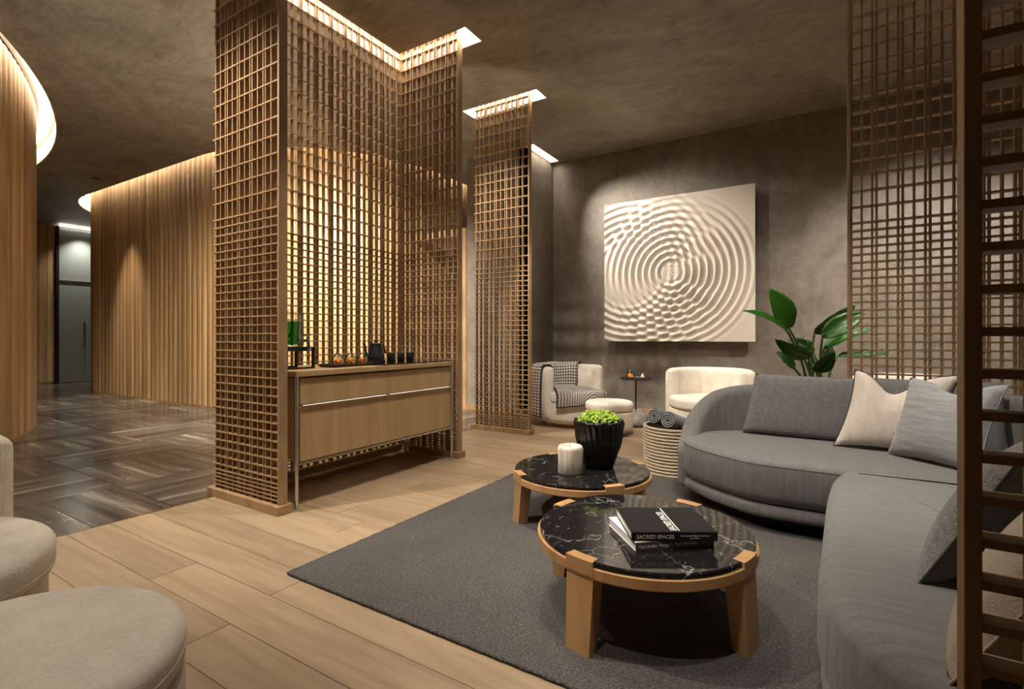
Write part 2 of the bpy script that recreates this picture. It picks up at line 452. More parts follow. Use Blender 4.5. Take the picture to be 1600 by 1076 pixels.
def slot(loop, led, depth=0.24, mat='slot_white', inner=0.02, name='light_slot'):
    n = len(loop); mb = MB()
    vs = [(x, y, CZ - 0.002) for x, y in loop] + [(x, y, CZ + depth) for x, y in loop]
    mb.add(vs, [(i, (i + 1) % n, n + (i + 1) % n, n + i) for i in range(n)])
    tr = tessellate_polygon([[Vector((x, y, 0)) for x, y in loop]])
    mb.add([(x, y, CZ + depth) for x, y in loop], tr)
    s_ = mb.build(name, mat, ceiling)
    if led:
        mb = MB(); q = offset2(ccw([Vector(p) for p in loop]), inner)
        tr = tessellate_polygon([[Vector((p.x, p.y, 0)) for p in q]])
        mb.add([(p.x, p.y, CZ + depth - 0.01) for p in q], tr)
        o = mb.build('glow_strip', led, s_); o['label'] = 'warm white light strip'
        me = o.data
        for p in me.polygons:
            if p.normal.z > 0: p.flip()
        me.update()
    return s_
for h_ in holes[:3]: slot(h_, 'led_slot')
slot(holes[3], 'led_cove')
slot(holes[4], None)
def cove(pathf, led='led_cove'):
    o_, i_ = pathf(COVE), pathf(-0.02)
    n = len(o_); mb = MB()
    R = [[(x, y, z) for x, y in o_] for z in (CZ - 0.002, CZ + 0.26)] + [[(x, y, CZ + 0.26) for x, y in i_]]
    mb.rings(R, False)
    c_ = mb.build('light_cove', 'slot_white', ceiling, True, 40)
    m2, m3 = pathf(0.05), pathf(0.14)
    mb = MB(); mb.rings([[(x, y, CZ + 0.25) for x, y in m2], [(x, y, CZ + 0.25) for x, y in m3]], False)
    l_ = mb.build('glow_strip', led, c_)
    for p in l_.data.polygons:
        if p.normal.z > 0: p.flip()
cove(wall_a_path); cove(wall_b_path)

# ------------------------------------------------------------------ walls
def wall(name, x0, x1, y0, y1, label, z0=0.0, z1=CZ, mat='plaster_wall'):
    return struct(MB().box(x0, x1, y0, y1, z0, z1).build(name, mat), label)
wall('wall_back', -3.95, 3.3, 7.41, 7.6, 'grey brown polished plaster wall behind the relief artwork')
wall('wall_left', -3.95, -3.81, 6.45, 7.41, 'short plaster return wall lit by a ceiling slot')
wall('wall_return', -4.86, -3.81, 6.45, 6.60, 'plaster wall beside the doorway behind the slim screen')
wall('wall_right', 3.2, 3.35, -3.2, 7.6, 'plaster side wall beyond the sofa')
wall('wall_front', -17, 3.3, -3.35, -3.2, 'plaster wall behind the viewer')
wall('wall_passage', -6.2, -3.8, 9.3, 9.45, 'plaster wall at the end of the passage')
wall('wall_far', -17.0, -16.4, -3.2, 4.66, 'oak clad wall at the end of the corridor', mat='oak_panel')
wall('wall_far', -16.6, -16.4, 6.1, 9.6, 'oak clad wall past the glass door', mat='oak_panel')
wall('wall_beyond', -17.0, -16.5, 4.66, 6.1, 'dim wall beyond the glass door')

def boards(pathf, zt, parent, wd):
    """fluted vertical boards along a path, one object each, sharing one mesh"""
    P = [Vector(p) for p in pathf(0.0)]
    d = [0.0]
    for i in range(1, len(P)): d.append(d[-1] + (P[i] - P[i - 1]).length)
    n = int(d[-1] / wd); w = d[-1] / n
    mb = MB(); seg = 8
    sec = [(-w / 2 + 0.003, -0.05)] + [(-w / 2 + 0.003 + (w - 0.006) * k / seg, -0.010 + 0.012 * math.sin(PI * k / seg) ** 0.6) for k in range(seg + 1)] + [(w / 2 - 0.003, -0.05)]
    mb.rings([[(x, -y, z) for x, y in sec] for z in (0.035, zt)], True, True, True)
    src = mb.build('board', 'oak_panel', parent, True, 50)
    k = 0
    for b in range(n):
        s0 = (b + 0.5) * w
        while d[k + 1] < s0: k += 1
        t = (s0 - d[k]) / (d[k + 1] - d[k]); p = P[k].lerp(P[k + 1], t)
        tg = (P[k + 1] - P[k]).normalized()
        o = src if b == 0 else inst(src, parent)
        o.location = (p.x, p.y, 0); o.rotation_euler = (0, 0, math.atan2(tg.y, tg.x))
    return n
def curved_wall(name, pathf, label, flip):
    o_, i_ = pathf(-0.035), pathf(-0.16)
    mb = MB(); mb.rings([[(x, y, 0) for x, y in o_], [(x, y, CZ + 0.25) for x, y in o_], [(x, y, CZ + 0.25) for x, y in i_], [(x, y, 0) for x, y in i_]], False)
    w_ = struct(mb.build(name, 'dark_base'), label)
    q0, q1 = pathf(0.004), pathf(-0.03)
    k = MB(); k.rings([[(x, y, 0) for x, y in q1], [(x, y, 0) for x, y in q0], [(x, y, 0.03) for x, y in q0], [(x, y, 0.03) for x, y in q1]], False)
    k.build('skirting', 'oak_panel', w_)
    boards(flip, CZ + 0.20, w_, 0.155)
    return w_
# path direction: boards face to the right-hand side of the travel direction (local -y), so travel with the room on the right
curved_wall('wall_curved', wall_a_path, 'curved wall of vertical oak boards at the left edge', lambda off=0.0: wall_a_path(off))
curved_wall('wall_curved', wall_b_path, 'curved wall of vertical oak boards behind the lattice bay', lambda off=0.0: wall_b_path(off))
# boards on the end wall of the corridor
wf = bpy.data.objects['wall_far']
mb = MB(); mb.bbox(-16.40, -16.37, -0.075, 0.075, 0.04, CZ - 0.01, 0.006); src = mb.build('board', 'oak_panel', wf)
for k in range(10):
    o = src if k == 0 else inst(src, wf)
    o.location = (0, 4.58 - k * 0.155, 0)

# glass door at the end of the corridor
door = struct(thing('door_1', 'frosted glass door with transom at the end of the corridor', 'door', (-16.38, 4.70, 0)))
del door['category']
MB().bbox(-0.02, 0.02, 0.03, 1.3, 0.01, 2.55, 0.003).build('door_leaf', 'door_glass', door)
MB().bbox(-0.02, 0.02, 0.03, 1.3, 2.60, 3.9, 0.003).build('transom_pane', 'door_glass', door)
MB().bbox(-0.04, 0.04, 0.0, 1.32, 2.55, 2.60, 0.004).build('transom_rail', 'steel', door)
MB().bbox(-0.05, 0.05, -0.03, 0.03, 0, 3.95, 0.004).build('door_frame', 'black_metal', door)
mb = MB(); mb.bbox(0.06, 0.085, 0.52, 0.55, 0.95, 1.55, 0.004); mb.bbox(0.02, 0.07, 0.52, 0.55, 0.99, 1.02, 0.003); mb.bbox(0.02, 0.07, 0.52, 0.55, 1.48, 1.51, 0.003)
mb.build('door_handle', 'bronze', door)
MB().box(0.03, 0.05, 0.03, 1.3, 3.955, 3.97).build('glow_strip', 'led_door', door)

# doorway past the bay: oak frame, lit frosted window in the passage
fr = struct(MB().bbox(-4.98, -4.86, 6.42, 6.62, 0, 2.9, 0.004).build('trim_1', 'oak_lattice'), 'oak door frame beside the plaster wall')
o = struct(MB().bbox(-6.1, -4.98, 6.42, 6.62, 2.75, 2.9, 0.004).build('trim_2', 'oak_lattice'), 'oak head of the door frame')
win = struct(thing('window_1', 'tall lit frosted window in the passage', 'window', (-5.6, 9.25, 0))); del win['category']
MB().bbox(-0.75, 0.85, -0.02, 0.02, 0.9, 2.1, 0.003).build('pane', 'lit_pane', win)
MB().bbox(-0.8, 0.9, -0.05, 0.04, 0.78, 0.9, 0.003).build('window_sill', 'black_matte', win)
MB().bbox(-0.8, 0.9, -0.05, 0.04, 2.1, 2.18, 0.003).build('window_frame', 'black_matte', win)
# baseboards
for i, (a, b, c, d_) in enumerate([(-3.80, 3.2, 7.385, 7.41), (-3.81, -3.785, 6.45, 7.385), (-4.86, -3.785, 6.43, 6.45)]):
    struct(MB().bbox(a, b, c, d_, 0, 0.09, 0.003).build(['baseboard_back', 'baseboard_left', 'baseboard_return'][i], 'oak_lattice'), ['low oak baseboard along the back wall', 'low oak baseboard on the short return wall', 'low oak baseboard beside the doorway'][i])

# ------------------------------------------------------------------ floors
FX = -3.76
floor = struct(MB().box(FX, 3.3, -3.2, 7.6, -0.06, -0.012).build('floor', 'floor_joint'), 'pale oak plank floor')
mb = MB(); mb.bbox(-0.5, 0.5, -0.5, 0.5, -0.5, 0.5, 0.004); psrc = None
PW = 0.215
row = 0; yy = -0.6
while yy < 7.4:
    xx = FX - random.uniform(0, 1.6)
    while xx < 2.2:
        ln = random.uniform(1.7, 2.3); a, b = max(xx, FX), min(xx + ln, 3.2)
        if b - a > 0.05:
            if psrc is None:
                pm = MB(); pm.add([(x, y, z) for z, k in ((-0.5, 1), (0.35, 1), (0.5, 0)) for x, y in [(-0.5, -0.5), (0.5, -0.5), (0.5, 0.5), (-0.5, 0.5)]], [])
                pm = MB(); R = []
                for z, e in ((-0.5, 0.0), (0.2, 0.0), (0.5, 1.0)):
                    ex, ey = 0.5 - 0.0012 * e, 0.5 - 0.005 * e
                    R.append([(-ex, -ey, z), (ex, -ey, z), (ex, ey, z), (-ex, ey, z)])
                pm.rings(R, True, False, True); psrc = pm.build('plank', 'oak_floor', floor); o = psrc
            else: o = inst(psrc, floor)
            o.location = ((a + b) / 2, yy + PW / 2, -0.006); o.scale = (b - a - 0.0015, PW - 0.0015, 0.012)
        xx += ln
    yy += PW
mfloor = struct(MB().box(-17, FX, -3.2, 9.6, -0.06, -0.006).build('floor', 'grout'), 'dark banded marble tile floor of the corridor')
ts = None; M_ = 0.90
i = 0
for ix in range(14):
    for iy in range(-2, 9):
        x1 = FX - ix * M_; x0 = x1 - M_; y0 = iy * M_ - 0.1; y1 = y0 + M_
        cx, cy = (x0 + x1) / 2, (y0 + y1) / 2
        if cy > 5.0 and cx < -6.3 : continue
        if cy > 6.9 and cx < -5.6: continue
        if (cx + 11.5) ** 2 + (cy + 6.28) ** 2 < 8.2 ** 2: continue
        if cx < -5 and cy < -0.8: continue
        for k in (-1, 1):
            if ts is None:
                tm = MB(); R = []
                for z, e in ((-0.006, 0), (-0.001, 0), (0.0, 0.0012)):
                    R.append([(-0.4478 + e, -0.2228 + e, z), (0.4478 - e, -0.2228 + e, z), (0.4478 - e, 0.2228 - e, z), (-0.4478 + e, 0.2228 - e, z)])
                tm.rings(R, True, False, True); ts = tm.build('tile', 'marble_tile', mfloor); o = ts
            else: o = inst(ts, mfloor)
            if (ix + iy) % 2: o.location = (cx, cy + k * 0.225, 0); o.rotation_euler = (0, 0, 0)
            else: o.location = (cx + k * 0.225, cy, 0); o.rotation_euler = (0, 0, PI / 2)
struct(MB().box(FX - 0.008, FX + 0.004, -3.2, 7.4, -0.01, 0.001).build('trim_3', 'bronze'), 'thin metal strip between oak and marble floor')

# ------------------------------------------------------------------ rug
rug = MB(); o_ = []
rug.bbox(-2.21, 0.95, 1.5, 4.15, 0.0005, 0.014, 0.005)
rug_t = thing('rug', 'large charcoal woven wool rug under the coffee tables', 'rug', (0, 0, 0))
rug.build('pile', 'rug_wool', rug_t, True, 40)
mb = MB()
pp = []
for a, b in (((-2.21, 1.5), (0.95, 1.5)), ((0.95, 1.5), (0.95, 4.15)), ((0.95, 4.15), (-2.21, 4.15)), ((-2.21, 4.15), (-2.21, 1.5))):
    n = int(math.hypot(b[0] - a[0], b[1] - a[1]) / 0.03)
    for k in range(n):
        t = k / n; pp.append((a[0] + (b[0] - a[0]) * t, a[1] + (b[1] - a[1]) * t, 0.009 + 0.001 * math.sin(k * 2.1)))
mb.tube(pp, [0.0075 + 0.0012 * math.sin(i * 1.9) for i in range(len(pp))], 8, True).build('binding', 'rug_wool', rug_t, True)

# ------------------------------------------------------------------ lattice screens
LW, LN_, LV = 0.0635, 0.0262, 0.0590
def hz_levels(z1):
    z = 0.085; L = []
    for k in range(5): L.append(z); z += 0.027
    z += 0.012
    while z < 2.05: L.append(z); z += LV
    z += LV * 1.0
    while z < z1 + 0.01: L.append(z); z += LV * 2
    return L
HZ = hz_levels(4.0)
SLAT_T = 0.0095
def lattice(name, label, x, y, axis, length, posts=('end',), SLAT_T=0.0095, z1=4.10, plinth=True, lead=0.03, SLAT_D=0.042, last=False):
    t = thing(name, label, 'screen', (x, y, 0), 0 if axis == 'X' else PI / 2, 'oak lattice screens')
    z0 = 0.06 if plinth else 0.0
    if plinth: MB().bbox(-0.06 if lead else 0, length + 0.035, -0.055, 0.055, 0, 0.06, 0.003).build('plinth', 'oak_lattice', t)
    vs = None; p = 0.0; k = 0
    while p < length - 0.03:
        if vs is None: vs = MB().box(-SLAT_T / 2, SLAT_T / 2, -SLAT_D / 2, SLAT_D / 2, z0, z1).build('vertical_slat', 'oak_lattice', t); o = vs
        else: o = inst(vs, t)
        o.location = (p, 0, 0)
        p += LN_ if k % 3 == 2 else LW; k += 1
    if last: inst(vs, t).location = (length - 0.006, 0, 0)
    hs = None
    for z in HZ + [z1 - 0.012]:
        if hs is None: hs = MB().box(-lead, length, -SLAT_D / 2 - 0.004, SLAT_D / 2 + 0.004, -SLAT_T * 0.48, SLAT_T * 0.48).build('horizontal_slat', 'oak_lattice', t); o = hs
        else: o = inst(hs, t)
        o.location = (0, 0, z)
    if 'end' in posts: MB().bbox(length - 0.004, length + 0.014, -0.031, 0.031, z0, z1, 0.002).build('end_post', 'oak_lattice', t)
    if 'start' in posts: MB().bbox(-0.026, -0.006, -0.033, 0.033, z0, z1, 0.002).build('end_post', 'oak_lattice', t)
    return t
lattice('lattice_screen', 'wide oak lattice screen at the near end of the console bay', -3.78, 2.0, 'X', 0.765)
lattice('lattice_screen', 'oak lattice screen behind the console with ribbed wall glowing through', -3.735, 2.045, 'Y', 1.79, posts=(), lead=0.0, SLAT_D=0.030, last=True)
lattice('lattice_screen', 'oak lattice screen at the far end of the console bay', -3.715, 3.83, 'X', 0.735, lead=0.0)
lattice('lattice_screen', 'slim free-standing oak lattice screen beside the houndstooth armchair', -3.74, 5.17, 'X', 0.765)
lattice('lattice_screen', 'oak lattice screen behind the grey sofa and cream cushion', 0.165, 4.56, 'X', 1.7, posts=('start', 'end'), lead=0.0, SLAT_T=0.0125)

# the near screen: same construction, stands right beside the viewer
t = thing('lattice_screen', 'close oak lattice frame at the right edge of the view', 'screen', (0.168, 0.955, 0), 0, 'oak lattice screens')
MB().bbox(-0.04, 1.4, -0.055, 0.055, 0, 0.06, 0.003).build('plinth', 'oak_lattice', t)
MB().bbox(0.0, 0.020, -0.002, 0.044, 0.06, 4.1, 0.0015).build('end_post', 'oak_lattice', t)
p = 0.020 + 0.058; k = 1; vs = None
while p < 1.3:
    if vs is None: vs = MB().bbox(-0.0075, 0.0075, 0.008, 0.040, 0.06, 4.1, 0.001).build('vertical_slat', 'oak_lattice', t); o = vs
    else: o = inst(vs, t)
    o.location = (p, 0, 0); p += LN_ if k % 3 == 2 else LW; k += 1
hs = None; z = 0.62 - 9 * 0.0598
while z < 4.1:
    if hs is None: hs = MB().bbox(0.010, 1.32, 0.0, 0.042, -0.0065, 0.0065, 0.001).build('horizontal_slat', 'oak_lattice', t); o = hs
    else: o = inst(hs, t)
    o.location = (0, 0, z); z += 0.0598

# ------------------------------------------------------------------ console
con = thing('console_cabinet', 'pale oak console cabinet on steel legs inside the lattice bay', 'cabinet', (-3.62, 2.08, 0), 0)
CL, CD = 1.66, 0.62
MB().bbox(0.02, CD - 0.022, 0.035, CL - 0.01, 0.315, 0.875, 0.003).build('body', 'oak_console', con)
for k in range(2):
    y0 = 0.045 + k * 0.80; y1 = y0 + 0.797
    d1 = MB().bbox(CD - 0.022, CD - 0.002, y0, y1, 0.70, 0.872, 0.002).build('drawer', 'oak_console', con)
    d2 = MB().bbox(CD - 0.022, CD - 0.002, y0, y1, 0.312, 0.682, 0.002).build('drawer', 'oak_console', con)
    mb = MB(); mb.bbox(CD - 0.022, CD + 0.016, y0 + 0.004, y1 - 0.004, 0.6835, 0.6895, 0.001)
    o = mb.build('handle', 'steel', d2); o['label'] = 'long steel finger pull'
    MB().box(CD - 0.002, CD + 0.003, y0 + 0.02, y1 - 0.02, 0.6898, 0.6910).build('glow_strip', 'pull_glow', d2)  # added glow, stands in for downlight reflected off the steel pull
MB().bbox(0.0, CD + 0.02, 0.0, CL, 0.885, 0.925, 0.006).build('worktop', 'oak_console', con)
MB().bbox(0.08, CD + 0.012, 0.78, CL - 0.01, 0.925, 0.936, 0.002).build('stone_inset', 'black_stone', con)
for (lx, ly) in ((CD - 0.0, 0.015), (CD - 0.0, CL - 0.008), (0.05, 0.03), (0.05, CL - 0.02)):
    mb = MB(); mb.lathe([(0.0135, 0), (0.0135, 0.886)], 14, (lx, ly, 0)); mb.build('leg', 'steel', con, True, 40)
mb = MB(); mb.tube([(CD, 0.03, 0.30), (CD, CL - 0.02, 0.30)], 0.008, 8); mb.build('rail', 'steel', con, True, 40)
ZT = 0.925

# things on the console
def dispenser():
    t = thing('drink_dispenser', 'glass drink dispenser of green infused water on a black stand', 'dispenser', (-3.27, 2.235, ZT), 0)
    mb = MB()
    for sx in (-0.10, 0.10):
        for sy in (-0.10, 0.115):
            mb.bbox(sx - 0.009, sx + 0.009, sy - 0.009, sy + 0.009, 0, 0.15, 0.002)
    for sx in (-0.10, 0.10):
        mb.bbox(sx - 0.009, sx + 0.009, -0.10, 0.115, 0.0, 0.014, 0.002)
    mb.bbox(-0.109, 0.109, -0.109, 0.124, 0.128, 0.158, 0.003)
    mb.build('stand', 'black_metal', t)
    prof = [(0.085, 0.16), (0.092, 0.168), (0.092, 0.385), (0.088, 0.39), (0.085, 0.385), (0.085, 0.172), (0.02, 0.17)]
    MB().lathe(prof, 32, cap0=True, cap1=True).build('jar', 'glass', t, True, 50)
    MB().lathe([(0.083, 0.173), (0.083, 0.34)], 32).build('infused_water', 'green_water', t, True, 50)
    lv = MB()
    for k in range(26):
        a = random.uniform(0, 2 * PI); r = random.uniform(0.02, 0.075); z = random.uniform(0.18, 0.29)
        u = Vector((random.uniform(-1, 1), random.uniform(-1, 1), random.uniform(-1, 1))).normalized() * 0.018; w = u.orthogonal().normalized() * 0.010
        c_ = Vector((r * math.cos(a), r * math.sin(a), z)); lv.add([c_ - u, c_ + w, c_ + u, c_ - w], [(0, 1, 2, 3)])
    lv.build('mint_leaves', 'mint', t)['kind'] = 'stuff'
    MB().lathe([(0.094, 0.39), (0.094, 0.398), (0.02, 0.404), (0.018, 0.42), (0.006, 0.424)], 28).build('lid', 'glass', t, True, 40)
    mb = MB(); mb.tube(catmull([(0.09, 0.045, 0.20), (0.12, 0.05, 0.205), (0.135, 0.052, 0.19), (0.138, 0.053, 0.15)], 5), 0.009, 10)
    mb.tube([(0.122, 0.05, 0.205), (0.122, 0.05, 0.235)], 0.005, 8); mb.tube([(0.122, 0.025, 0.24), (0.122, 0.075, 0.24)], 0.006, 8)
    mb.lathe([(0.013, 0.135), (0.016, 0.15), (0.010, 0.165)], 12, (0.138, 0.053, 0))
    mb.build('tap', 'chrome', t, True, 60)
dispenser()
tray = thing('serving_tray', 'low black serving tray holding three glass cloches', 'tray', (-3.19, 2.70, ZT))
TX, TY = 0.10, 0.235
def rrect(hx, hy, r, n=5):
    P = []
    for cx, cy, a0 in ((hx - r, hy - r, 0), (-hx + r, hy - r, PI / 2), (-hx + r, -hy + r, PI), (hx - r, -hy + r, 3 * PI / 2)):
        for k in range(n + 1): a = a0 + PI / 2 * k / n; P.append((cx + r * math.cos(a), cy + r * math.sin(a)))
    return P
R = []
for hx, z in ((TX - 0.012, 0), (TX, 0.022), (TX - 0.004, 0.024), (TX - 0.016, 0.006)):
    R.append([(x, y, z) for x, y in rrect(hx, TY + hx - TX, 0.025)])
MB().rings(R, True, True, True).build('tray_body', 'black_metal', tray, True, 50)
def cloche_geo(t, r=0.048, h=0.10, food='orange'):
    dome = [(r, 0.0), (r * 1.02, h * 0.25), (r * 0.95, h * 0.5), (r * 0.7, h * 0.75), (r * 0.3, h * 0.88), (0.004, h * 0.9)]
    inner = [(max(0.001, a - 0.003), b - (0.0 if b < 0.01 else 0.003)) for a, b in dome]
    MB().lathe(dome + inner[::-1], 24, (0, 0, 0.004)).build('dome', 'glass', t, True, 60)
    MB().lathe([(0.004, h * 0.89), (0.012, h * 0.95), (0.013, h * 1.02), (0.006, h * 1.07), (0.001, h * 1.075)], 14).build('knob', 'glass', t, True)
    MB().lathe([(r + 0.006, 0), (r + 0.006, 0.003), (0.001, 0.0035)], 24).build('dish', 'glass', t, True, 40)
    for k in range(13):
        a = k * 2.4; rr = 0.003 + 0.0095 * (k % 4); z = 0.014 + 0.012 * (k // 4)
        o = MB().lathe([(0.0005, -0.011), (0.011, -0.008), (0.017, 0), (0.011, 0.008), (0.0005, 0.011)], 10).build('dried_apricot', food, t, True)
        o.location = (rr * math.cos(a) * (1 - 0.2 * (k // 4)), rr * math.sin(a) * (1 - 0.2 * (k // 4)), z); o.rotation_euler = (k * 0.7, k * 0.5, a)
for k, lb in enumerate(('glass cloche of orange fruit nearest the drink dispenser', 'glass cloche of orange fruit in the middle of the black tray', 'glass cloche of orange fruit nearest the kettle')):
    t = thing('glass_cloche', lb, 'cloche', (-3.18, 2.575 + 0.12 * k, ZT + 0.0075), 0.4 * k, 'cloches on the console tray'); cloche_geo(t)
# kettle
ZS = 0.936
ket = thing('gooseneck_kettle', 'matte black gooseneck kettle with wooden handle on the console', 'kettle', (-3.32, 3.09, ZS))
MB().lathe([(0.082, 0), (0.084, 0.004), (0.084, 0.018), (0.07, 0.024), (0.03, 0.024)], 28).build('power_base', 'black_metal', ket, True, 40)
MB().lathe([(0.068, 0.0245), (0.071, 0.032), (0.066, 0.06), (0.055, 0.11), (0.049, 0.15), (0.050, 0.158), (0.046, 0.158)], 32).build('body', 'black_matte', ket, True, 50)
MB().lathe([(0.047, 0.158), (0.045, 0.163), (0.012, 0.167), (0.008, 0.175), (0.014, 0.186), (0.012, 0.19), (0.001, 0.191)], 24).build('lid', 'black_matte', ket, True, 40)
yv = Vector((-0.1, -1, 0)).normalized()
gp = lambda o, z: (yv.x * o, yv.y * o, z)
MB().tube(catmull([gp(0.055, 0.05), gp(0.085, 0.055), gp(0.098, 0.09), gp(0.103, 0.13), gp(0.118, 0.155), gp(0.135, 0.162)], 6), [0.010 - 0.005 * i / 30 for i in range(31)], 10).build('spout', 'black_matte', ket, True, 60)
MB().tube(catmull([gp(-0.046, 0.148), gp(-0.075, 0.152), gp(-0.088, 0.140), gp(-0.098, 0.105), gp(-0.112, 0.075)], 6), [0.006 + 0.004 * min(1, i / 10) for i in range(25)], 10).build('handle', 'walnut_handle', ket, True, 60)
for k, lb in enumerate(('black ribbed cup nearest the kettle', 'black ribbed cup between the two others', 'black ribbed cup at the far end of the console')):
    y = 3.215 + k * 0.118
    c_ = thing('cup', lb, 'cup', (-3.26, y, ZS), 0, 'black cups on the console')
    MB().lathe([(0.026, 0), (0.030, 0.004), (0.0325, 0.078), (0.031, 0.08), (0.029, 0.078), (0.026, 0.008), (0.004, 0.006)], 40, wob=lambda r, z, a, i: (r + (0.0012 * math.cos(20 * a) if 1 <= i <= 2 else 0), z)).build('cup_body', 'black_matte', c_, True, 60)

# ------------------------------------------------------------------ relief artwork
AW, AH = 2.08, 2.07
art = thing('relief_artwork', 'square cream plaster relief of rippling rings on the plaster wall', 'artwork', (-2.86, 7.31, 1.095))
n = 230; vs = []; fs = []
def ripple(u, v):
    def ring(cx, cy, wl, amp, r0, r1, ph=0.0):
        r = math.hypot(u - cx, v - cy)
        e = min(1, max(0, (r - r0) / 0.10)) if r0 else 1.0
        f_ = max(0.0, 1 - (r / r1) ** 3)
        return amp * e * f_ * math.cos(2 * PI * r / wl + ph)
    h = ring(1.0, 0.98, 0.098, 0.0185, 0.10, 1.18)
    r2 = math.hypot(u - 0.38, v - 1.0); e2 = min(1.0, max(0.0, (r2 - 0.42) / 0.30))
    e2 *= min(1.0, 0.25 + math.hypot(u - 1.0, v - 0.98) / 0.45)
    h += 0.0150 * e2 * max(0.0, 1 - (r2 / 1.42) ** 4) * math.cos(2 * PI * r2 / 0.104 + 0.8)
    h += ring(1.02, 0.98, 0.05, 0.0015, 0.0, 0.35)
    return h
for j in range(n + 1):
    for i in range(n + 1):
        u, v = AW * i / n, AH * j / n
        vs.append((u, -0.05 - ripple(u, v), v))
for j in range(n):
    for i in range(n):
        a = j * (n + 1) + i; fs.append((a, a + 1, a + n + 2, a + n + 1))
mb = MB(); mb.add(vs, fs)
edge = [i for i in range(n + 1)] + [(n + 1) * j + n for j in range(1, n + 1)] + [n * (n + 1) + i for i in range(n - 1, -1, -1)] + [(n + 1) * j for j in range(n - 1, 0, -1)]
o0 = len(mb.v)
mb.v += [(vs[e][0], 0.0, vs[e][2]) for e in edge]
ne = len(edge)
mb.f += [(edge[k], edge[(k + 1) % ne], o0 + (k + 1) % ne, o0 + k) for k in range(ne)]
mb.f.append(tuple(o0 + k for k in range(ne)))
mb.build('relief_panel', 'art_plaster', art, True, 50)
mb = MB(); mb.box(0.3, AW - 0.3, 0.0, 0.10, 0.3, AH - 0.3); mb.build('backing_frame', 'black_matte', art)

# ------------------------------------------------------------------ coffee tables
def coffee_table(label, x, y, R, T, a0):
    t = thing('coffee_table', label, 'table', (x, y, 0.014), a0, 'round marble coffee tables')
    T = T - 0.014
    o = MB().lathe([(R - 0.012, T - 0.03), (R, T - 0.026), (R, T - 0.005), (R - 0.005, T), (R - 0.03, T)], 96).build('marble_top', 'black_marble', t, True, 40)
    MB().lathe([(R - 0.05, T - 0.062), (R + 0.004, T - 0.062), (R + 0.010, T - 0.056), (R + 0.010, T - 0.022), (R + 0.001, T - 0.020), (R - 0.05, T - 0.032), (R - 0.05, T - 0.062)], 96, cap0=False, cap1=False).build('rim', 'oak_table', t, True, 30)
    cs = ls = None
    for k in range(4):
        if cs is None:
            w_ = 0.118 / R; seg = 8; ring = []
            for i in range(seg + 1):
                a = -w_ / 2 + w_ * i / seg
                ring.append([(r * math.cos(a), r * math.sin(a), z) for r, z in ((R - 0.034, T - 0.001), (R - 0.034, T + 0.0018), (R + 0.0115, T + 0.0018), (R + 0.0115, T - 0.05), (R + 0.004, T - 0.05), (R + 0.0005, T - 0.001))])
            cs = MB().rings(ring, True, True, True).build('rim_inlay', 'oak_table', t)
            w_ = 0.118 / R; ring = []
            for z, ri, ro, kk in ((0.0, R - 0.040, R + 0.022, 0.86), (T - 0.062, R - 0.070, R + 0.006, 1.0), (T - 0.031, R - 0.070, R + 0.002, 1.0)):
                rr = []
                for i in range(seg + 1): a = kk * (-w_ / 2 + w_ * i / seg); rr.append((ro * math.cos(a), ro * math.sin(a), z))
                for i in range(seg, -1, -1): a = kk * (-w_ / 2 + w_ * i / seg); rr.append((ri * math.cos(a), ri * math.sin(a), z))
                ring.append(rr)
            ls = MB().rings(ring, True, True, True).build('leg', 'oak_table', t)
            c_, l_ = cs, ls
        else: c_ = inst(cs, t); l_ = inst(ls, t)
        c_.rotation_euler = (0, 0, k * PI / 2); l_.rotation_euler = (0, 0, k * PI / 2)
    return t
coffee_table('round black marble coffee table carrying two books', -0.66, 2.11, 0.435, 0.35, math.radians(76.9))
coffee_table('round black marble coffee table carrying planter and candle', -1.34, 3.0, 0.43, 0.31, math.radians(50))

# lettering helper: font curve turned into a mesh
def lettering(txt, size, mat, parent, loc, rot, name='lettering', sx=1.0, space=1.0, bold=0.012):
    cu = bpy.data.curves.new('t', 'FONT'); cu.body = txt; cu.size = size; cu.extrude = 0.0003; cu.offset = size * bold; cu.space_character = space
    tmp = bpy.data.objects.new('t', cu); C.objects.link(tmp)
    dg = bpy.context.evaluated_depsgraph_get(); me = bpy.data.meshes.new_from_object(tmp.evaluated_get(dg))
    C.objects.unlink(tmp); bpy.data.objects.remove(tmp)
    me.materials.clear(); me.materials.append(MAT[mat])
    o = bpy.data.objects.new(name, me); C.objects.link(o); o.parent = parent; o.location = loc; o.rotation_euler = rot; o.scale = (sx, 1, 1)
    return o
def book(label, loc, rotz, L, D, H, cov, spine):
    """spine along local +x on the -y side"""
    t = thing('book', label, 'book', loc, rotz)
    MB().bbox(0.003, L - 0.003, 0.008, D - 0.004, 0.003, H - 0.003, 0.001).build('pages', 'paper', t)
    MB().bbox(0, L, 0, D, 0, 0.003, 0.001).build('back_cover', cov, t)
    MB().bbox(0, L, 0, D, H - 0.003, H, 0.001).build('front_cover', cov, t)
    MB().bbox(0, L, -0.002, 0.004, 0, H, 0.001).build('spine', spine, t)
    return t
b2 = book('white-paged art book with brown spine lying on the marble table', (-0.600, 1.838, 0.3505), math.radians(42.5), 0.32, 0.275, 0.034, 'paper', 'book_brown')
lettering('Carl Andre  Things In Their Elements', 0.0155, 'ink_white', b2, (0.012, -0.0022, 0.013), (PI / 2, 0, 0))
b1 = book('black art book with white title lying on top of another book', (-0.620, 1.845, 0.3848), math.radians(32), 0.325, 0.275, 0.034, 'book_black', 'book_black')
lettering('SACRED SPACES', 0.0195, 'ink_pale', b1, (0.020, -0.0022, 0.010), (PI / 2, 0, 0), space=1.1, sx=0.92)
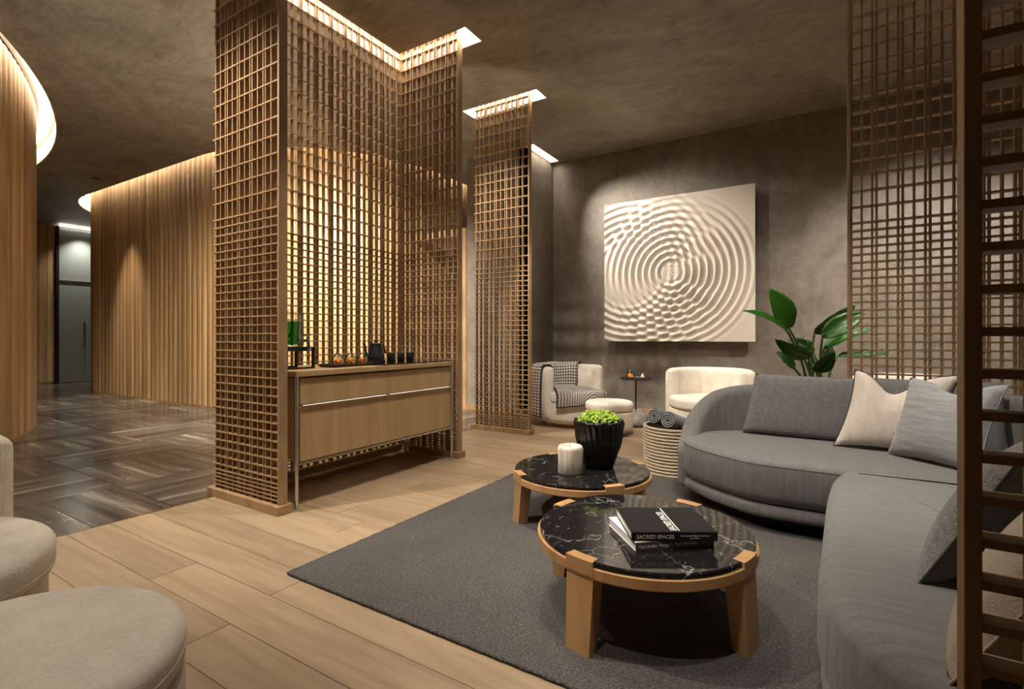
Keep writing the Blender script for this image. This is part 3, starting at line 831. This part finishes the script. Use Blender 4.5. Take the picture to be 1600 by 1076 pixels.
lettering('Contemporary Religious Architecture', 0.0072, 'ink_pale', b1, (0.185, -0.0022, 0.018), (PI / 2, 0, 0))
lettering('James Pallister', 0.0060, 'ink_pale', b1, (0.222, -0.0022, 0.009), (PI / 2, 0, 0))
lettering('SACRED SPACES', 0.034, 'ink_white', b1, (0.176, 0.014, 0.0342), (0, 0, PI / 2), sx=0.80, space=1.02, bold=0.028)
MB().box(0.182, 0.187, 0.012, 0.262, 0.0342, 0.0346).build('title_rule', 'ink_white', b1)

# planter with greens
pl = thing('planter', 'glossy black draped-rim planter of bright green succulents on the coffee table', 'planter', (-1.255, 3.085, 0.3105))
def wob(r, z, a, i):
    k = 0.030 * (r / 0.15) if 3 <= i <= 11 else 0
    dz = (0.004 * math.cos(7 * a + 0.6) + 0.003 * math.cos(13 * a)) if 6 <= i <= 11 else 0
    return r * (1 + k * math.cos(26 * a + 0.6 * i) + 0.02 * math.cos(3 * a)), z + dz
prof = [(0.084, 0), (0.094, 0.006), (0.112, 0.06), (0.138, 0.14), (0.150, 0.20), (0.152, 0.24), (0.158, 0.275), (0.160, 0.29), (0.156, 0.304), (0.146, 0.306), (0.136, 0.295), (0.130, 0.27), (0.12, 0.255)]
MB().lathe(prof, 156, wob=wob).build('pot', 'planter_black', pl, True)
MB().lathe([(0.128, 0.272), (0.10, 0.285), (0.001, 0.295)], 32).build('soil', 'soil', pl, True)
mb = MB()
for k in range(620):
    a = random.uniform(0, 2 * PI); r = 0.128 * math.sqrt(random.random()); z = 0.288 + 0.052 * (1 - (r / 0.13) ** 2) + random.uniform(-0.008, 0.012)
    c_ = Vector((r * math.cos(a), r * math.sin(a), z)); up = Vector((c_.x * 3 + random.uniform(-.5, .5), c_.y * 3 + random.uniform(-.5, .5), 0.9)).normalized()
    s1 = up.orthogonal().normalized(); s2 = up.cross(s1); ln = random.uniform(0.016, 0.032); w_ = random.uniform(0.007, 0.013)
    mb.add([c_, c_ + up * ln * .6 + s1 * w_, c_ + up * ln * .6 + s2 * w_, c_ + up * ln * .6 - s1 * w_, c_ + up * ln * .6 - s2 * w_, c_ + up * ln],
           [(0, 1, 2), (0, 2, 3), (0, 3, 4), (0, 4, 1), (5, 2, 1), (5, 3, 2), (5, 4, 3), (5, 1, 4)])
g_ = mb.build('foliage', 'succulent', pl, True); g_['kind'] = 'stuff'

# onyx candle
cd = thing('candle', 'pillar candle in rough pale onyx beside the black planter', 'candle', (-1.345, 2.845, 0.3105))
MB().lathe([(0.070, 0), (0.077, 0.006), (0.075, 0.08), (0.078, 0.15), (0.073, 0.168), (0.064, 0.172), (0.060, 0.165), (0.001, 0.160)], 48, wob=lambda r, z, a, i: (r * (1 + (0.022 * math.cos(9 * a + i) + 0.015 * math.cos(17 * a) if 0 < i < 5 else 0)), z)).build('candle_body', 'onyx', cd, True)
MB().lathe([(0.002, 0.160), (0.002, 0.175)], 8).build('wick', 'black_matte', cd)

# ------------------------------------------------------------------ armchairs and ottomans
def make_armchair(label, x, y, rot, group=None):
    t = thing('armchair', label, 'armchair', (x, y, 0), rot, 'cream barrel armchairs')
    R0 = 0.47
    MB().lathe([(0.30, 0), (0.335, 0.002), (0.335, 0.045), (0.30, 0.046)], 48).build('swivel_base', 'bronze', t, True, 40)
    circ = [(R0 * 0.98 * math.cos(2 * PI * k / 72), R0 * 0.98 * math.sin(2 * PI * k / 72)) for k in range(72)]
    slab(circ, 0.045, 0.315, 0.09, 0.02, seg=8).build('body', 'boucle_cream', t, True)
    sc = []
    for k in range(72):
        a = 2 * PI * k / 72; cx = R0 * math.cos(a); r_in = R0 - 0.13
        x_ = math.cos(a) * (R0 + 0.015 if math.cos(a) > 0.15 else r_in); y_ = math.sin(a) * (R0 - 0.02 if math.cos(a) > 0.15 else r_in)
        sc.append((x_, y_))
    sc = [tuple((Vector(sc[i - 1]) + 2 * Vector(sc[i]) + Vector(sc[(i + 1) % 72])) / 4) for i in range(72)]
    cu = slab(sc, 0.317, 0.455, 0.03, 0.045, bulge=0.008).build('seat_cushion', 'boucle_cream', t, True)
    q = offset2(ccw([Vector(p) for p in sc]), -0.004)
    MB().tube([(p.x, p.y, 0.352) for p in q], 0.003, 6, True).build('piping', 'boucle_cream', cu, True)
    a0, a1 = math.radians(72), math.radians(288); n = 72
    rr = R0 - 0.045
    path = [(rr * math.cos(a0 + (a1 - a0) * k / n), rr * math.sin(a0 + (a1 - a0) * k / n)) for k in range(n + 1)]
    half = n // 2 
    shell(path, [0.775] * (n + 1), 0.12, 0.082).build('backrest', 'boucle_cream', t, True)
    for s_ in (math.radians(150), math.radians(210)):
        rs = rr - 0.083
        MB().tube([(rs * math.cos(s_), rs * math.sin(s_), z) for z in (0.46, 0.6, 0.70)] + [((rs + 0.06) * math.cos(s_), (rs + 0.06) * math.sin(s_), 0.771), ((rs + 0.10) * math.cos(s_), (rs + 0.10) * math.sin(s_), 0.774)], 0.0035, 6).build('seam', 'boucle_cream', t, True)
    return t
def make_ottoman(label, x, y, R, H, seat='ottoman'):
    t = thing('ottoman', label, 'ottoman', (x, y, 0), 0.3, 'round cream ottomans')
    MB().lathe([(R * 0.6, 0), (R * 0.68, 0.002), (R * 0.68, 0.04), (R * 0.6, 0.041)], 40).build('plinth', 'oak_table', t, True, 40)
    c1 = [(R * math.cos(2 * PI * k / 64), R * math.sin(2 * PI * k / 64)) for k in range(64)]
    slab(c1, 0.04, H - 0.115, 0.07, 0.02).build('body', 'boucle_cream', t, True)
    c2 = [(0.985 * p[0], 0.985 * p[1]) for p in c1]
    cu = slab(c2, H - 0.113, H, 0.03, 0.04, bulge=0.008).build('seat_cushion', 'boucle_cream', t, True)
    MB().tube([(1.003 * p[0], 1.003 * p[1], H - 0.062) for p in c1], 0.0025, 6, True).build('piping', 'boucle_cream', cu, True)
    return t
chA = (-2.90, 6.16, math.radians(-26))
make_armchair('cream barrel armchair draped with a houndstooth throw', *chA)
make_armchair('cream barrel armchair facing forward behind the grey sofa end', -1.18, 6.36, math.radians(-92))
make_armchair('cream barrel armchair glimpsed through the lattice behind the sofa', 0.72, 6.25, math.radians(-70))
make_armchair('cream armchair cut off at the left edge behind the near ottoman', -2.55, 0.23, math.radians(42))
make_ottoman('large cream round ottoman in the lower left foreground', -1.555, 0.325, 0.368, 0.445)
make_ottoman('small cream round ottoman in front of the houndstooth throw', -2.20, 5.74, 0.28, 0.395)

# houndstooth throw over the arm of armchair A
t = thing('throw_blanket', 'black and white houndstooth throw over the arm of the cream armchair', 'blanket', (chA[0], chA[1], 0), chA[2])
nu, nv = 36, 60; rr = 0.425; vs = []; uvs = []
prof = [(0.535, 0.12), (0.528, 0.45), (0.522, 0.68), (0.505, 0.760), (0.47, 0.793), (0.425, 0.800), (0.38, 0.790), (0.345, 0.755), (0.330, 0.66), (0.318, 0.52), (0.29, 0.475)]
for i in range(nu + 1):
    fu = i / nu; ang = math.radians(-84 - 150 * fu)        # from the arm end round towards the back
    P = [Vector((r * math.cos(ang), r * math.sin(ang), z)) for r, z in prof]
    # then across the seat towards the front of the chair
    e = P[-1]
    fx = 0.505; fy = -0.43 + 0.58 * fu
    rim = math.sqrt(max(0.01, 0.50 ** 2 - fy * fy))
    fr_ = Vector((rim * 0.93, fy, 0.468))
    P += [e.lerp(fr_, 0.35) + Vector((0, 0, 0.006)), e.lerp(fr_, 0.7), fr_, Vector((rim + 0.012, fy * 1.02, 0.44)), Vector((rim + 0.018, fy * 1.03, 0.36 - 0.02 * fu)), Vector((rim + 0.006, fy * 1.03, 0.27 + 0.09 * fu))]
    Q = catmull(P, 6)
    L = 0.0
    for k, q in enumerate(Q):
        if k: L += (q - Q[k - 1]).length
        wv_ = 0.006 * math.sin(fu * 17 + k * 0.11) + 0.004 * math.sin(k * 0.35 + fu * 5)
        d_ = Vector((q.x, q.y, 0)).normalized() if k < 50 else Vector((0, 0, 1))
        vs.append(q + Vector((0, 0, max(0, wv_))) + d_ * (0.006 + abs(wv_)) * (1 if k < 30 else 0)); uvs.append((fu * 0.95 / 0.040, L / 0.040))
nq = len(Q); fs = [(i * nq + k, (i + 1) * nq + k, (i + 1) * nq + k + 1, i * nq + k + 1) for i in range(nu) for k in range(nq - 1)]
me = bpy.data.meshes.new('cloth'); me.from_pydata([tuple(v) for v in vs], [], fs); me.materials.append(MAT['houndstooth'])
ul = me.uv_layers.new(name='UVMap')
for lp in me.loops: ul.data[lp.index].uv = uvs[lp.vertex_index]
me.polygons.foreach_set('use_smooth', [True] * len(me.polygons))
o = bpy.data.objects.new('cloth', me); C.objects.link(o); o.parent = t
sd = o.modifiers.new('s', 'SOLIDIFY'); sd.thickness = 0.006; sd.offset = 0
bd = MB(); edge = [vs[k] for k in range(nq)]; bd.tube(edge, 0.008, 6)
bd.tube([vs[i * nq + nq - 1] for i in range(nu + 1)], 0.008, 6); bd.tube([vs[nu * nq + k] for k in range(nq)], 0.006, 6)
bd.build('border', 'piping_black', t, True, 60)

# ------------------------------------------------------------------ side table with rock base
st = thing('side_table', 'small round black side table on a natural rock base', 'table', (-2.09, 6.40, 0))
def rockf(r, z, a, i): return r * (1 + 0.12 * math.cos(2 * a + 1) + 0.07 * math.cos(5 * a + z * 12) + 0.05 * math.cos(9 * a - z * 20)), z + 0.015 * math.cos(3 * a) * (z > 0.03)
MB().lathe([(0.11, 0), (0.155, 0.03), (0.165, 0.08), (0.145, 0.14), (0.10, 0.19), (0.04, 0.21), (0.001, 0.212)], 40, wob=rockf).build('rock_base', 'rock', st, True)
MB().lathe([(0.011, 0.17), (0.011, 0.61)], 14).build('pole', 'black_metal', st, True, 40)
MB().lathe([(0.19, 0.606), (0.20, 0.612), (0.20, 0.630), (0.193, 0.630), (0.19, 0.622), (0.001, 0.622)], 40).build('table_top', 'black_metal', st, True, 40)
c_ = thing('glass_cloche', 'small glass cloche on the black side table', 'cloche', (-2.155, 6.36, 0.622)); cloche_geo(c_, 0.048, 0.115, 'orange')
c_ = thing('tealight_holder', 'glowing glass tealight holder on the black side table', 'candle', (-2.01, 6.42, 0.622))
MB().lathe([(0.034, 0), (0.040, 0.004), (0.042, 0.07), (0.039, 0.07), (0.036, 0.008), (0.001, 0.006)], 24).build('glass_cup', 'glass', c_, True, 60)
MB().lathe([(0.030, 0.009), (0.030, 0.03), (0.001, 0.03)], 20).build('wax', 'wax', c_, True, 40)
MB().lathe([(0.001, 0.031), (0.006, 0.038), (0.004, 0.05), (0.0005, 0.06)], 10).build('flame', 'flame', c_, True)

# ------------------------------------------------------------------ rope basket with rolled towels
bk = thing('rope_basket', 'round natural rope basket beside the sofa end', 'basket', (-1.10, 4.42, 0.0))
BR = 0.255
MB().lathe([(BR - 0.012, 0.004), (BR - 0.012, 0.395), (BR - 0.022, 0.395), (BR - 0.022, 0.015), (0.001, 0.012)], 48).build('lining', 'basket_dark', bk, True, 40)
src = None; z = 0.0125; k = 0
while z < 0.405:
    if src is None:
        src = MB().tube([(BR * math.cos(2 * PI * i / 64), BR * math.sin(2 * PI * i / 64), 0) for i in range(64)], 0.0118, 8, True).build('rope_coil', 'rope_natural', bk, True); o = src
    else: o = inst(src, bk)
    o.location = (0, 0, z); s_ = 1 - 0.03 * (1 - z / 0.4) ** 2; o.scale = (s_, s_, 1); o.rotation_euler = (0, 0, k); z += 0.0268; k += 1
def towel(label, loc, rot, Rr=0.085, Ln=0.34):
    t = thing('rolled_towel', label, 'towel', loc, 0, 'rolled grey towels in the basket'); t.rotation_euler = rot
    inn, out = [], []
    turns = 3.3; n = 90; th = 0.017
    for i in range(n + 1):
        a = 2 * PI * turns * i / n; r = 0.012 + (Rr - 0.012) * i / n
        out.append((r * math.cos(a), r * math.sin(a))); inn.append(((r - th * 0.5) * math.cos(a), (r - th * 0.5) * math.sin(a)))
    ring = out + inn[::-1]
    rg = [[(x * k_, y * k_, z) for x, y in ring] for z, k_ in ((0, 0.985), (0.006, 1.0), (Ln - 0.006, 1.0), (Ln, 0.985))]
    n2 = len(ring); mb = MB(); mb.rings(rg, True, False, False)
    m1 = len(out)
    for base in (0, 3 * n2):
        mb.f += [(base + i, base + i + 1, base + n2 - 2 - i, base + n2 - 1 - i) for i in range(m1 - 1)]
    mb.build('terry_roll', 'towel_grey', t, True, 50)
    return t
# rolls stand in the basket, leaning on its rim; the cut ends face up and towards the viewer
fwd = Vector((math.sin(YAW) * -1, math.cos(YAW), 0)); rgt = Vector((math.cos(YAW), math.sin(YAW), 0))
def aim(d): return Vector(d).to_track_quat('Z', 'Y').to_euler()
base = Vector((-1.10, 4.42, 0))
d1 = (-fwd * 0.58 - rgt * 0.72 + Vector((0, 0, 0.30))).normalized(); d2 = (-fwd * 0.62 - rgt * 0.68 + Vector((0, 0, 0.30))).normalized()
towel('rolled grey towel on the left in the rope basket', base - rgt * 0.195 - fwd * 0.045 + Vector((0, 0, 0.487)) - d1 * 0.36, aim(d1), 0.074, 0.36)
towel('rolled grey towel on the right in the rope basket', base - rgt * 0.125 - fwd * 0.20 + Vector((0, 0, 0.475)) - d2 * 0.36, aim(d2), 0.072, 0.36)

# ------------------------------------------------------------------ sofa
sofa = thing('sectional_sofa', 'curved grey fabric sectional sofa around the coffee tables', 'sofa', (0, 0, 0))
o1 = [(-0.86, 3.74), (-0.80, 3.60), (-0.67, 3.47), (-0.50, 3.35), (-0.34, 3.28), (-0.12, 3.27), (0.10, 3.27), (0.5, 3.265), (0.92, 3.27), (1.0, 3.34), (1.01, 3.7), (1.0, 4.2), (0.9, 4.27), (0.4, 4.28), (-0.2, 4.28), (-0.55, 4.26), (-0.76, 4.12), (-0.85, 3.93)]
o2 = [(0.06, 3.13), (0.025, 2.8), (0.01, 2.4), (0.0, 2.0), (-0.005, 1.78), (0.02, 1.6), (0.09, 1.44), (0.22, 1.32), (0.42, 1.25), (0.7, 1.22), (0.92, 1.27), (1.0, 1.42), (1.01, 2.0), (1.01, 2.6), (1.0, 3.16), (0.9, 3.24), (0.5, 3.25), (0.15, 3.235)]
O1, O2 = catmull([(x, y, 0) for x, y in o1], 7, True), catmull([(x, y, 0) for x, y in o2], 7, True)
s1 = slab(O1, 0.165, 0.432, 0.07, 0.035, seg=7, bulge=0.018).build('seat_cushion', 'sofa_grey', sofa, True)
s2 = slab(O2, 0.165, 0.448, 0.07, 0.050, seg=7, bulge=0.022).build('seat_cushion', 'sofa_seat', sofa, True)
for s_, O, z in ((s1, O1, 0.402), (s2, O2, 0.408)):
    q = offset2(ccw([Vector((p.x, p.y)) for p in O]), -0.004)
    MB().tube([(p.x, p.y, z) for p in q], 0.0042, 6, True).build('piping', 'piping_grey', s_, True)
for O in (O1, O2):
    q = offset2(ccw([Vector((p.x, p.y)) for p in O]), -0.006)
    slab(q, 0.095, 0.172, 0.03, 0.03, bulge=0.0).build('lower_frame', 'sofa_grey', sofa, True)
    q = offset2(ccw([Vector((p.x, p.y)) for p in O]), 0.13)
    slab(q, 0.0145, 0.10, 0.004, 0.004).build('plinth', 'dark_base', sofa, True)
key = [(-0.825, 3.66, .37), (-0.855, 3.84, .45), (-0.84, 4.03, .60), (-0.725, 4.24, .735), (-0.45, 4.355, .785), (0.0, 4.37, .79), (0.5, 4.37, .79), (0.9, 4.36, .79), (1.08, 4.24, .79), (1.11, 3.9, .79), (1.11, 3.0, .79), (1.11, 2.2, .78), (1.10, 1.75, .74), (1.06, 1.45, .62), (0.97, 1.29, .50)]
K = catmull(key, 9)
shell([(p.x, p.y) for p in K], [p.z for p in K], 0.10, 0.068).build('backrest', 'sofa_grey', sofa, True)

def pillow(name, label, cat, w, h, th, mat, P, xdir, ydir, pipe=None, chop=0.0, chop_x=0.0, back=None, boxy=0.0, group=None, pinch=0.075, shear=0.0, cw=0.38):
    """square cushion; P centre, xdir along the width, ydir up along the face"""
    t = thing(name, label, cat, P, 0, group)
    X = Vector(xdir).normalized(); Y = Vector(ydir); Y = (Y - X * Y.dot(X)).normalized(); Z = X.cross(Y)
    t.rotation_euler = Matrix((X, Y, Z)).transposed().to_euler()
    n = 26
    def pt(u, v, s_):
        px = u * (1 - pinch * (1 - v * v)); py = v * (1 - pinch * (1 - u * u))
        e = max(0.0, (1 - abs(u) ** 2.4) * (1 - abs(v) ** 2.4))
        zz = th / 2 * e ** (0.42 - 0.2 * boxy)
        py -= chop * math.exp(-((u - chop_x) / cw) ** 2) * max(0.0, v + 0.25) ** 1.5
        zz *= 1 - chop * 1.3 * math.exp(-((u - chop_x) / 0.25) ** 2) * max(0, v)
        return Vector((px * w / 2 + shear * py, py * h / 2, s_ * zz))
    mk = lambda s_: MB().add([pt(-1 + 2 * i / n, -1 + 2 * j / n, s_) for j in range(n + 1) for i in range(n + 1)], [(j * (n + 1) + i, j * (n + 1) + i + 1, (j + 1) * (n + 1) + i + 1, (j + 1) * (n + 1) + i) for j in range(n) for i in range(n)])
    f_ = mk(1).build('front_panel', mat, t, True)
    b_ = mk(-1).build('back_panel', back or mat, t, True)
    for p in f_.data.polygons: pass
    bd = [pt(-1 + 2 * i / n, -1, 1) for i in range(n)] + [pt(1, -1 + 2 * i / n, 1) for i in range(n)] + [pt(1 - 2 * i / n, 1, 1) for i in range(n)] + [pt(-1, 1 - 2 * i / n, 1) for i in range(n)]
    MB().tube(bd, 0.004 if pipe else 0.003, 6, True).build('piping', pipe or mat, t, True)
    return t
UP = Vector((0, 0, 1))
pillow('back_cushion', 'grey sofa back cushion at the left end of the sofa', 'cushion', 0.70, 0.45, 0.15, 'sofa_grey', (-0.14, 4.18, 0.650), (1, 0.0, -0.02), (0, 0.22, 1), boxy=0.9, pinch=0.015, shear=0.035, group='grey sofa back cushions')
pillow('back_cushion', 'grey sofa back cushion half hidden behind the cream cushion', 'cushion', 0.66, 0.45, 0.15, 'sofa_grey', (0.60, 4.19, 0.650), (1, 0.0, 0), (0, 0.22, 1), boxy=0.9, pinch=0.02, group='grey sofa back cushions')
pillow('back_cushion', 'grey sofa back cushion seen through the close lattice frame', 'cushion', 0.72, 0.45, 0.15, 'sofa_grey', (0.945, 3.30, 0.662), (0, -1, 0), (0.22, 0, 1), boxy=0.9, pinch=0.02, group='grey sofa back cushions')
pillow('cushion', 'cream cushion with black piping on the sofa', 'cushion', 0.53, 0.52, 0.17, 'cushion_cream', (0.37, 3.985, 0.680), (1, -0.05, -0.035), (0.0, 0.26, 1), pipe='piping_black', chop=0.34, chop_x=-0.12, cw=0.42, shear=0.05, pinch=0.10)
pillow('cushion', 'light grey slub cushion in front of the cream cushion', 'cushion', 0.50, 0.49, 0.16, 'cushion_light_grey', (0.56, 3.70, 0.668), (0.72, -0.69, 0), (0.14, 0.22, 1), chop=0.16, chop_x=0.1, shear=0.025, pinch=0.10)
pillow('cushion', 'grey tweed cushion with dark back leaning on the near seat', 'cushion', 0.47, 0.47, 0.16, 'cushion_mid_grey', (0.415, 2.00, 0.655), (-0.39, -0.92, 0), (0.48, -0.2, 1), pipe='piping_grey', back='cushion_dark_grey', chop=0.06)
pillow('cushion', 'grey tweed cushion with dark back behind another like it', 'cushion', 0.47, 0.47, 0.16, 'cushion_mid_grey', (0.66, 2.40, 0.665), (-0.32, -0.95, 0), (0.42, -0.14, 1), pipe='piping_grey', back='cushion_dark_grey', chop=0.06)
pillow('cushion', 'beige cushion low in the right corner behind the close lattice', 'cushion', 0.48, 0.48, 0.17, 'cushion_beige', (0.40, 1.54, 0.645), (-0.30, -0.95, 0), (0.55, -0.17, 1), chop=0.08)

# ------------------------------------------------------------------ plant
PX, PY = -0.05, 5.38
pn = thing('potted_plant', 'tall bird-of-paradise plant with glossy paddle leaves behind the sofa', 'plant', (PX, PY, 0))
MB().lathe([(0.14, 0), (0.15, 0.004), (0.19, 0.36), (0.18, 0.36), (0.165, 0.33), (0.001, 0.33)], 40).build('pot', 'planter_black', pn, True, 40)
PD = 4.59 
def loc_(px, py, dd=0.0):
    d = PD + dd; r = (px - 800) / 787 * d; z = 1.15 - (py - 527) / 787 * d
    w_ = rgt * r + fwd * d
    return Vector((w_.x - PX, w_.y - PY, z))
def leaf(base, tip, width, bend, roll, stem0, nseg=12):
    L = tip - base; ln = L.length; d = L.normalized()
    side = d.cross(-fwd).normalized(); side = Matrix.Rotation(roll, 3, d) @ side; nrm = side.cross(d)
    mb = MB(); vs = []; uv = []
    for i in range(nseg + 1):
        s_ = i / nseg; c_ = base + L * s_ + nrm * bend * math.sin(PI * s_) 
        w_ = width * (math.sin(PI * min(1, s_ * 0.94 + 0.05)) ** 0.75) * (1 - 0.35 * s_)
        for j in range(-3, 4):
            k = j / 3
            vs.append(c_ + side * w_ * k + nrm * (0.32 * width * k * k * (1 if w_ > 0 else 0)) * (w_ / max(width, 1e-4)) + nrm * 0.004 * math.sin(i * 2.2) * k); uv.append((s_ * 2.2 + abs(k) * 0.5, k))
    fs = [(i * 7 + j, i * 7 + j + 1, (i + 1) * 7 + j + 1, (i + 1) * 7 + j) for i in range(nseg) for j in range(6)]
    me = bpy.data.meshes.new('leaf'); me.from_pydata([tuple(v) for v in vs], [], fs); me.materials.append(MAT['leaf_green'])
    ul = me.uv_layers.new(name='UVMap')
    for lp in me.loops: ul.data[lp.index].uv = uv[lp.vertex_index]
    me.polygons.foreach_set('use_smooth', [True] * len(me.polygons))
    o = bpy.data.objects.new('leaf', me); C.objects.link(o); o.parent = pn
    sd = o.modifiers.new('s', 'SOLIDIFY'); sd.thickness = 0.003
    mid = [base + L * (i / 8) + nrm * (bend * math.sin(PI * i / 8) - 0.001) for i in range(9)]
    MB().tube(mid, [0.005 * (1 - i / 10) for i in range(9)], 6).build('midrib', 'stem_green', o, True)
    m1 = stem0.lerp(base, 0.55) + Vector((0, 0, 0.10)) - d * 0.03
    MB().tube(catmull([stem0, m1, base, base + L * 0.06], 6), [0.013 - 0.006 * i / 18 for i in range(19)], 8).build('stem', 'stem_green', pn, True)
LEAVES = [((1233, 513), (1202, 451), -.05, .130, .02, .15), ((1231, 519), (1161, 485), -.15, .085, .03, 1.05), ((1268, 557), (1211, 530), -.2, .085, .03, -.75),
          ((1271, 552), (1232, 531), .15, .09, .02, .3), ((1273, 518), (1336, 477), .05, .105, .03, .35), ((1285, 526), (1351, 489), -.12, .100, .03, -.55),
          ((1288, 544), (1360, 514), .1, .075, .02, -1.1), ((1271, 579), (1304, 550), -.25, .085, .02, .2), ((1309, 556), (1388, 551), .05, .065, -.01, -1.05),
          ((1241, 575), (1212, 549), .05, .06, .02, .35), ((1284, 568), (1300, 540), .2, .08, .02, .2)]
for k, (b_, t_, dd, w_, bend, roll) in enumerate(LEAVES):
    leaf(loc_(*b_, dd), loc_(*t_, dd * 1.25), w_ * 1.05, bend, roll, Vector((0.05 * math.cos(k * 2.4), 0.05 * math.sin(k * 2.4), 0.33)))
MB().tube([Vector((0.01, 0, 0.33)), loc_(1264, 575), loc_(1263, 545), loc_(1262, 530)], [0.009, 0.009, 0.007, 0.002], 8).build('new_shoot', 'leaf_green', pn, True)

# ------------------------------------------------------------------ unseen downlights: inferred spots and added fill
for k, (x, y, tg, wt, ha, bl, col) in enumerate(SPOTS):
    t = thing('unseen_downlight', 'unseen recessed round ceiling spotlight', 'light', (x, y, CZ), 0, 'ceiling downlights')
    MB().lathe([(0.045, -0.001), (0.058, -0.004), (0.062, -0.001), (0.062, 0.0)], 24, cap0=False, cap1=False).build('trim_ring', 'black_matte', t, True, 40)
    MB().lathe([(0.045, -0.0015), (0.001, -0.0015)], 20, cap0=False, cap1=False).build('lens', 'black_matte' if x < -10 else 'lamp_lens', t)
    ld = bpy.data.lights.new('spot', 'SPOT'); ld.energy = wt; ld.color = col; ld.spot_size = math.radians(ha * 2); ld.spot_blend = bl; ld.shadow_soft_size = 0.035
    lo = bpy.data.objects.new('spot', ld); C.objects.link(lo)
    lo.location = (x, y, CZ - 0.03); lo.rotation_euler = (Vector(tg) - Vector(lo.location)).to_track_quat('-Z', 'Y').to_euler()
def accent(x, y, z, tg, wt, ha, bl=0.6, col=NEUT, name='accent', soft=0.03):
    ld = bpy.data.lights.new(name, 'SPOT'); ld.energy = wt; ld.color = col; ld.spot_size = math.radians(ha * 2); ld.spot_blend = bl; ld.shadow_soft_size = soft
    lo = bpy.data.objects.new(name, ld); C.objects.link(lo); lo.location = (x, y, z)
    lo.rotation_euler = (Vector(tg) - Vector(lo.location)).to_track_quat('-Z', 'Y').to_euler()
# unseen spots added at slots, ceiling and door, without fittings
accent(-2.87, 5.20, CZ - 0.01, (-1.75, 7.3, 1.9), 95, 38, 1.0)  # relief artwork
accent(-3.55, 4.02, CZ - 0.03, (-3.35, 5.15, 1.6), 260, 36, 0.9, NEUT)  # slim screen
accent(-3.30, 2.20, CZ - 0.03, (-3.35, 3.3, 0.9), 60, 30, 0.9, WARM)  # console top
accent(-3.92, 3.40, CZ - 0.03, (-6.6, 5.2, 1.2), 1500, 44, 0.9)            # curved wall through the screen
accent(-3.92, 2.60, CZ - 0.03, (-7.2, 4.8, 0.4), 800, 34, 0.9)             # foot of the curved wall
accent(-16.0, 5.15, CZ - 0.06, (-16.2, 5.25, 0.5), 110, 50, 1.0)  # added to brighten the glass door
accent(-3.72, 6.56, CZ - 0.01, (-1.65, 7.25, 1.9), 330, 34, 1.0)           # raking light on the relief
# floor uplight behind the bay
for x, y in ((-4.75, 3.1),):
    t = thing('floor_uplight', 'small round floor uplight behind the console bay', 'light', (x, y, 0))
    MB().lathe([(0.06, 0), (0.06, 0.05), (0.045, 0.052), (0.044, 0.045)], 24, cap1=False).build('housing', 'black_metal', t, True, 40)
    MB().lathe([(0.044, 0.046), (0.001, 0.046)], 20, cap0=False, cap1=False).build('lens', 'lamp_lens', t)
    accent(x, y, 0.06, (x - 0.2, y + 0.2, 4), 200, 50, 1.0, NEUT, 'uplight', 0.12)
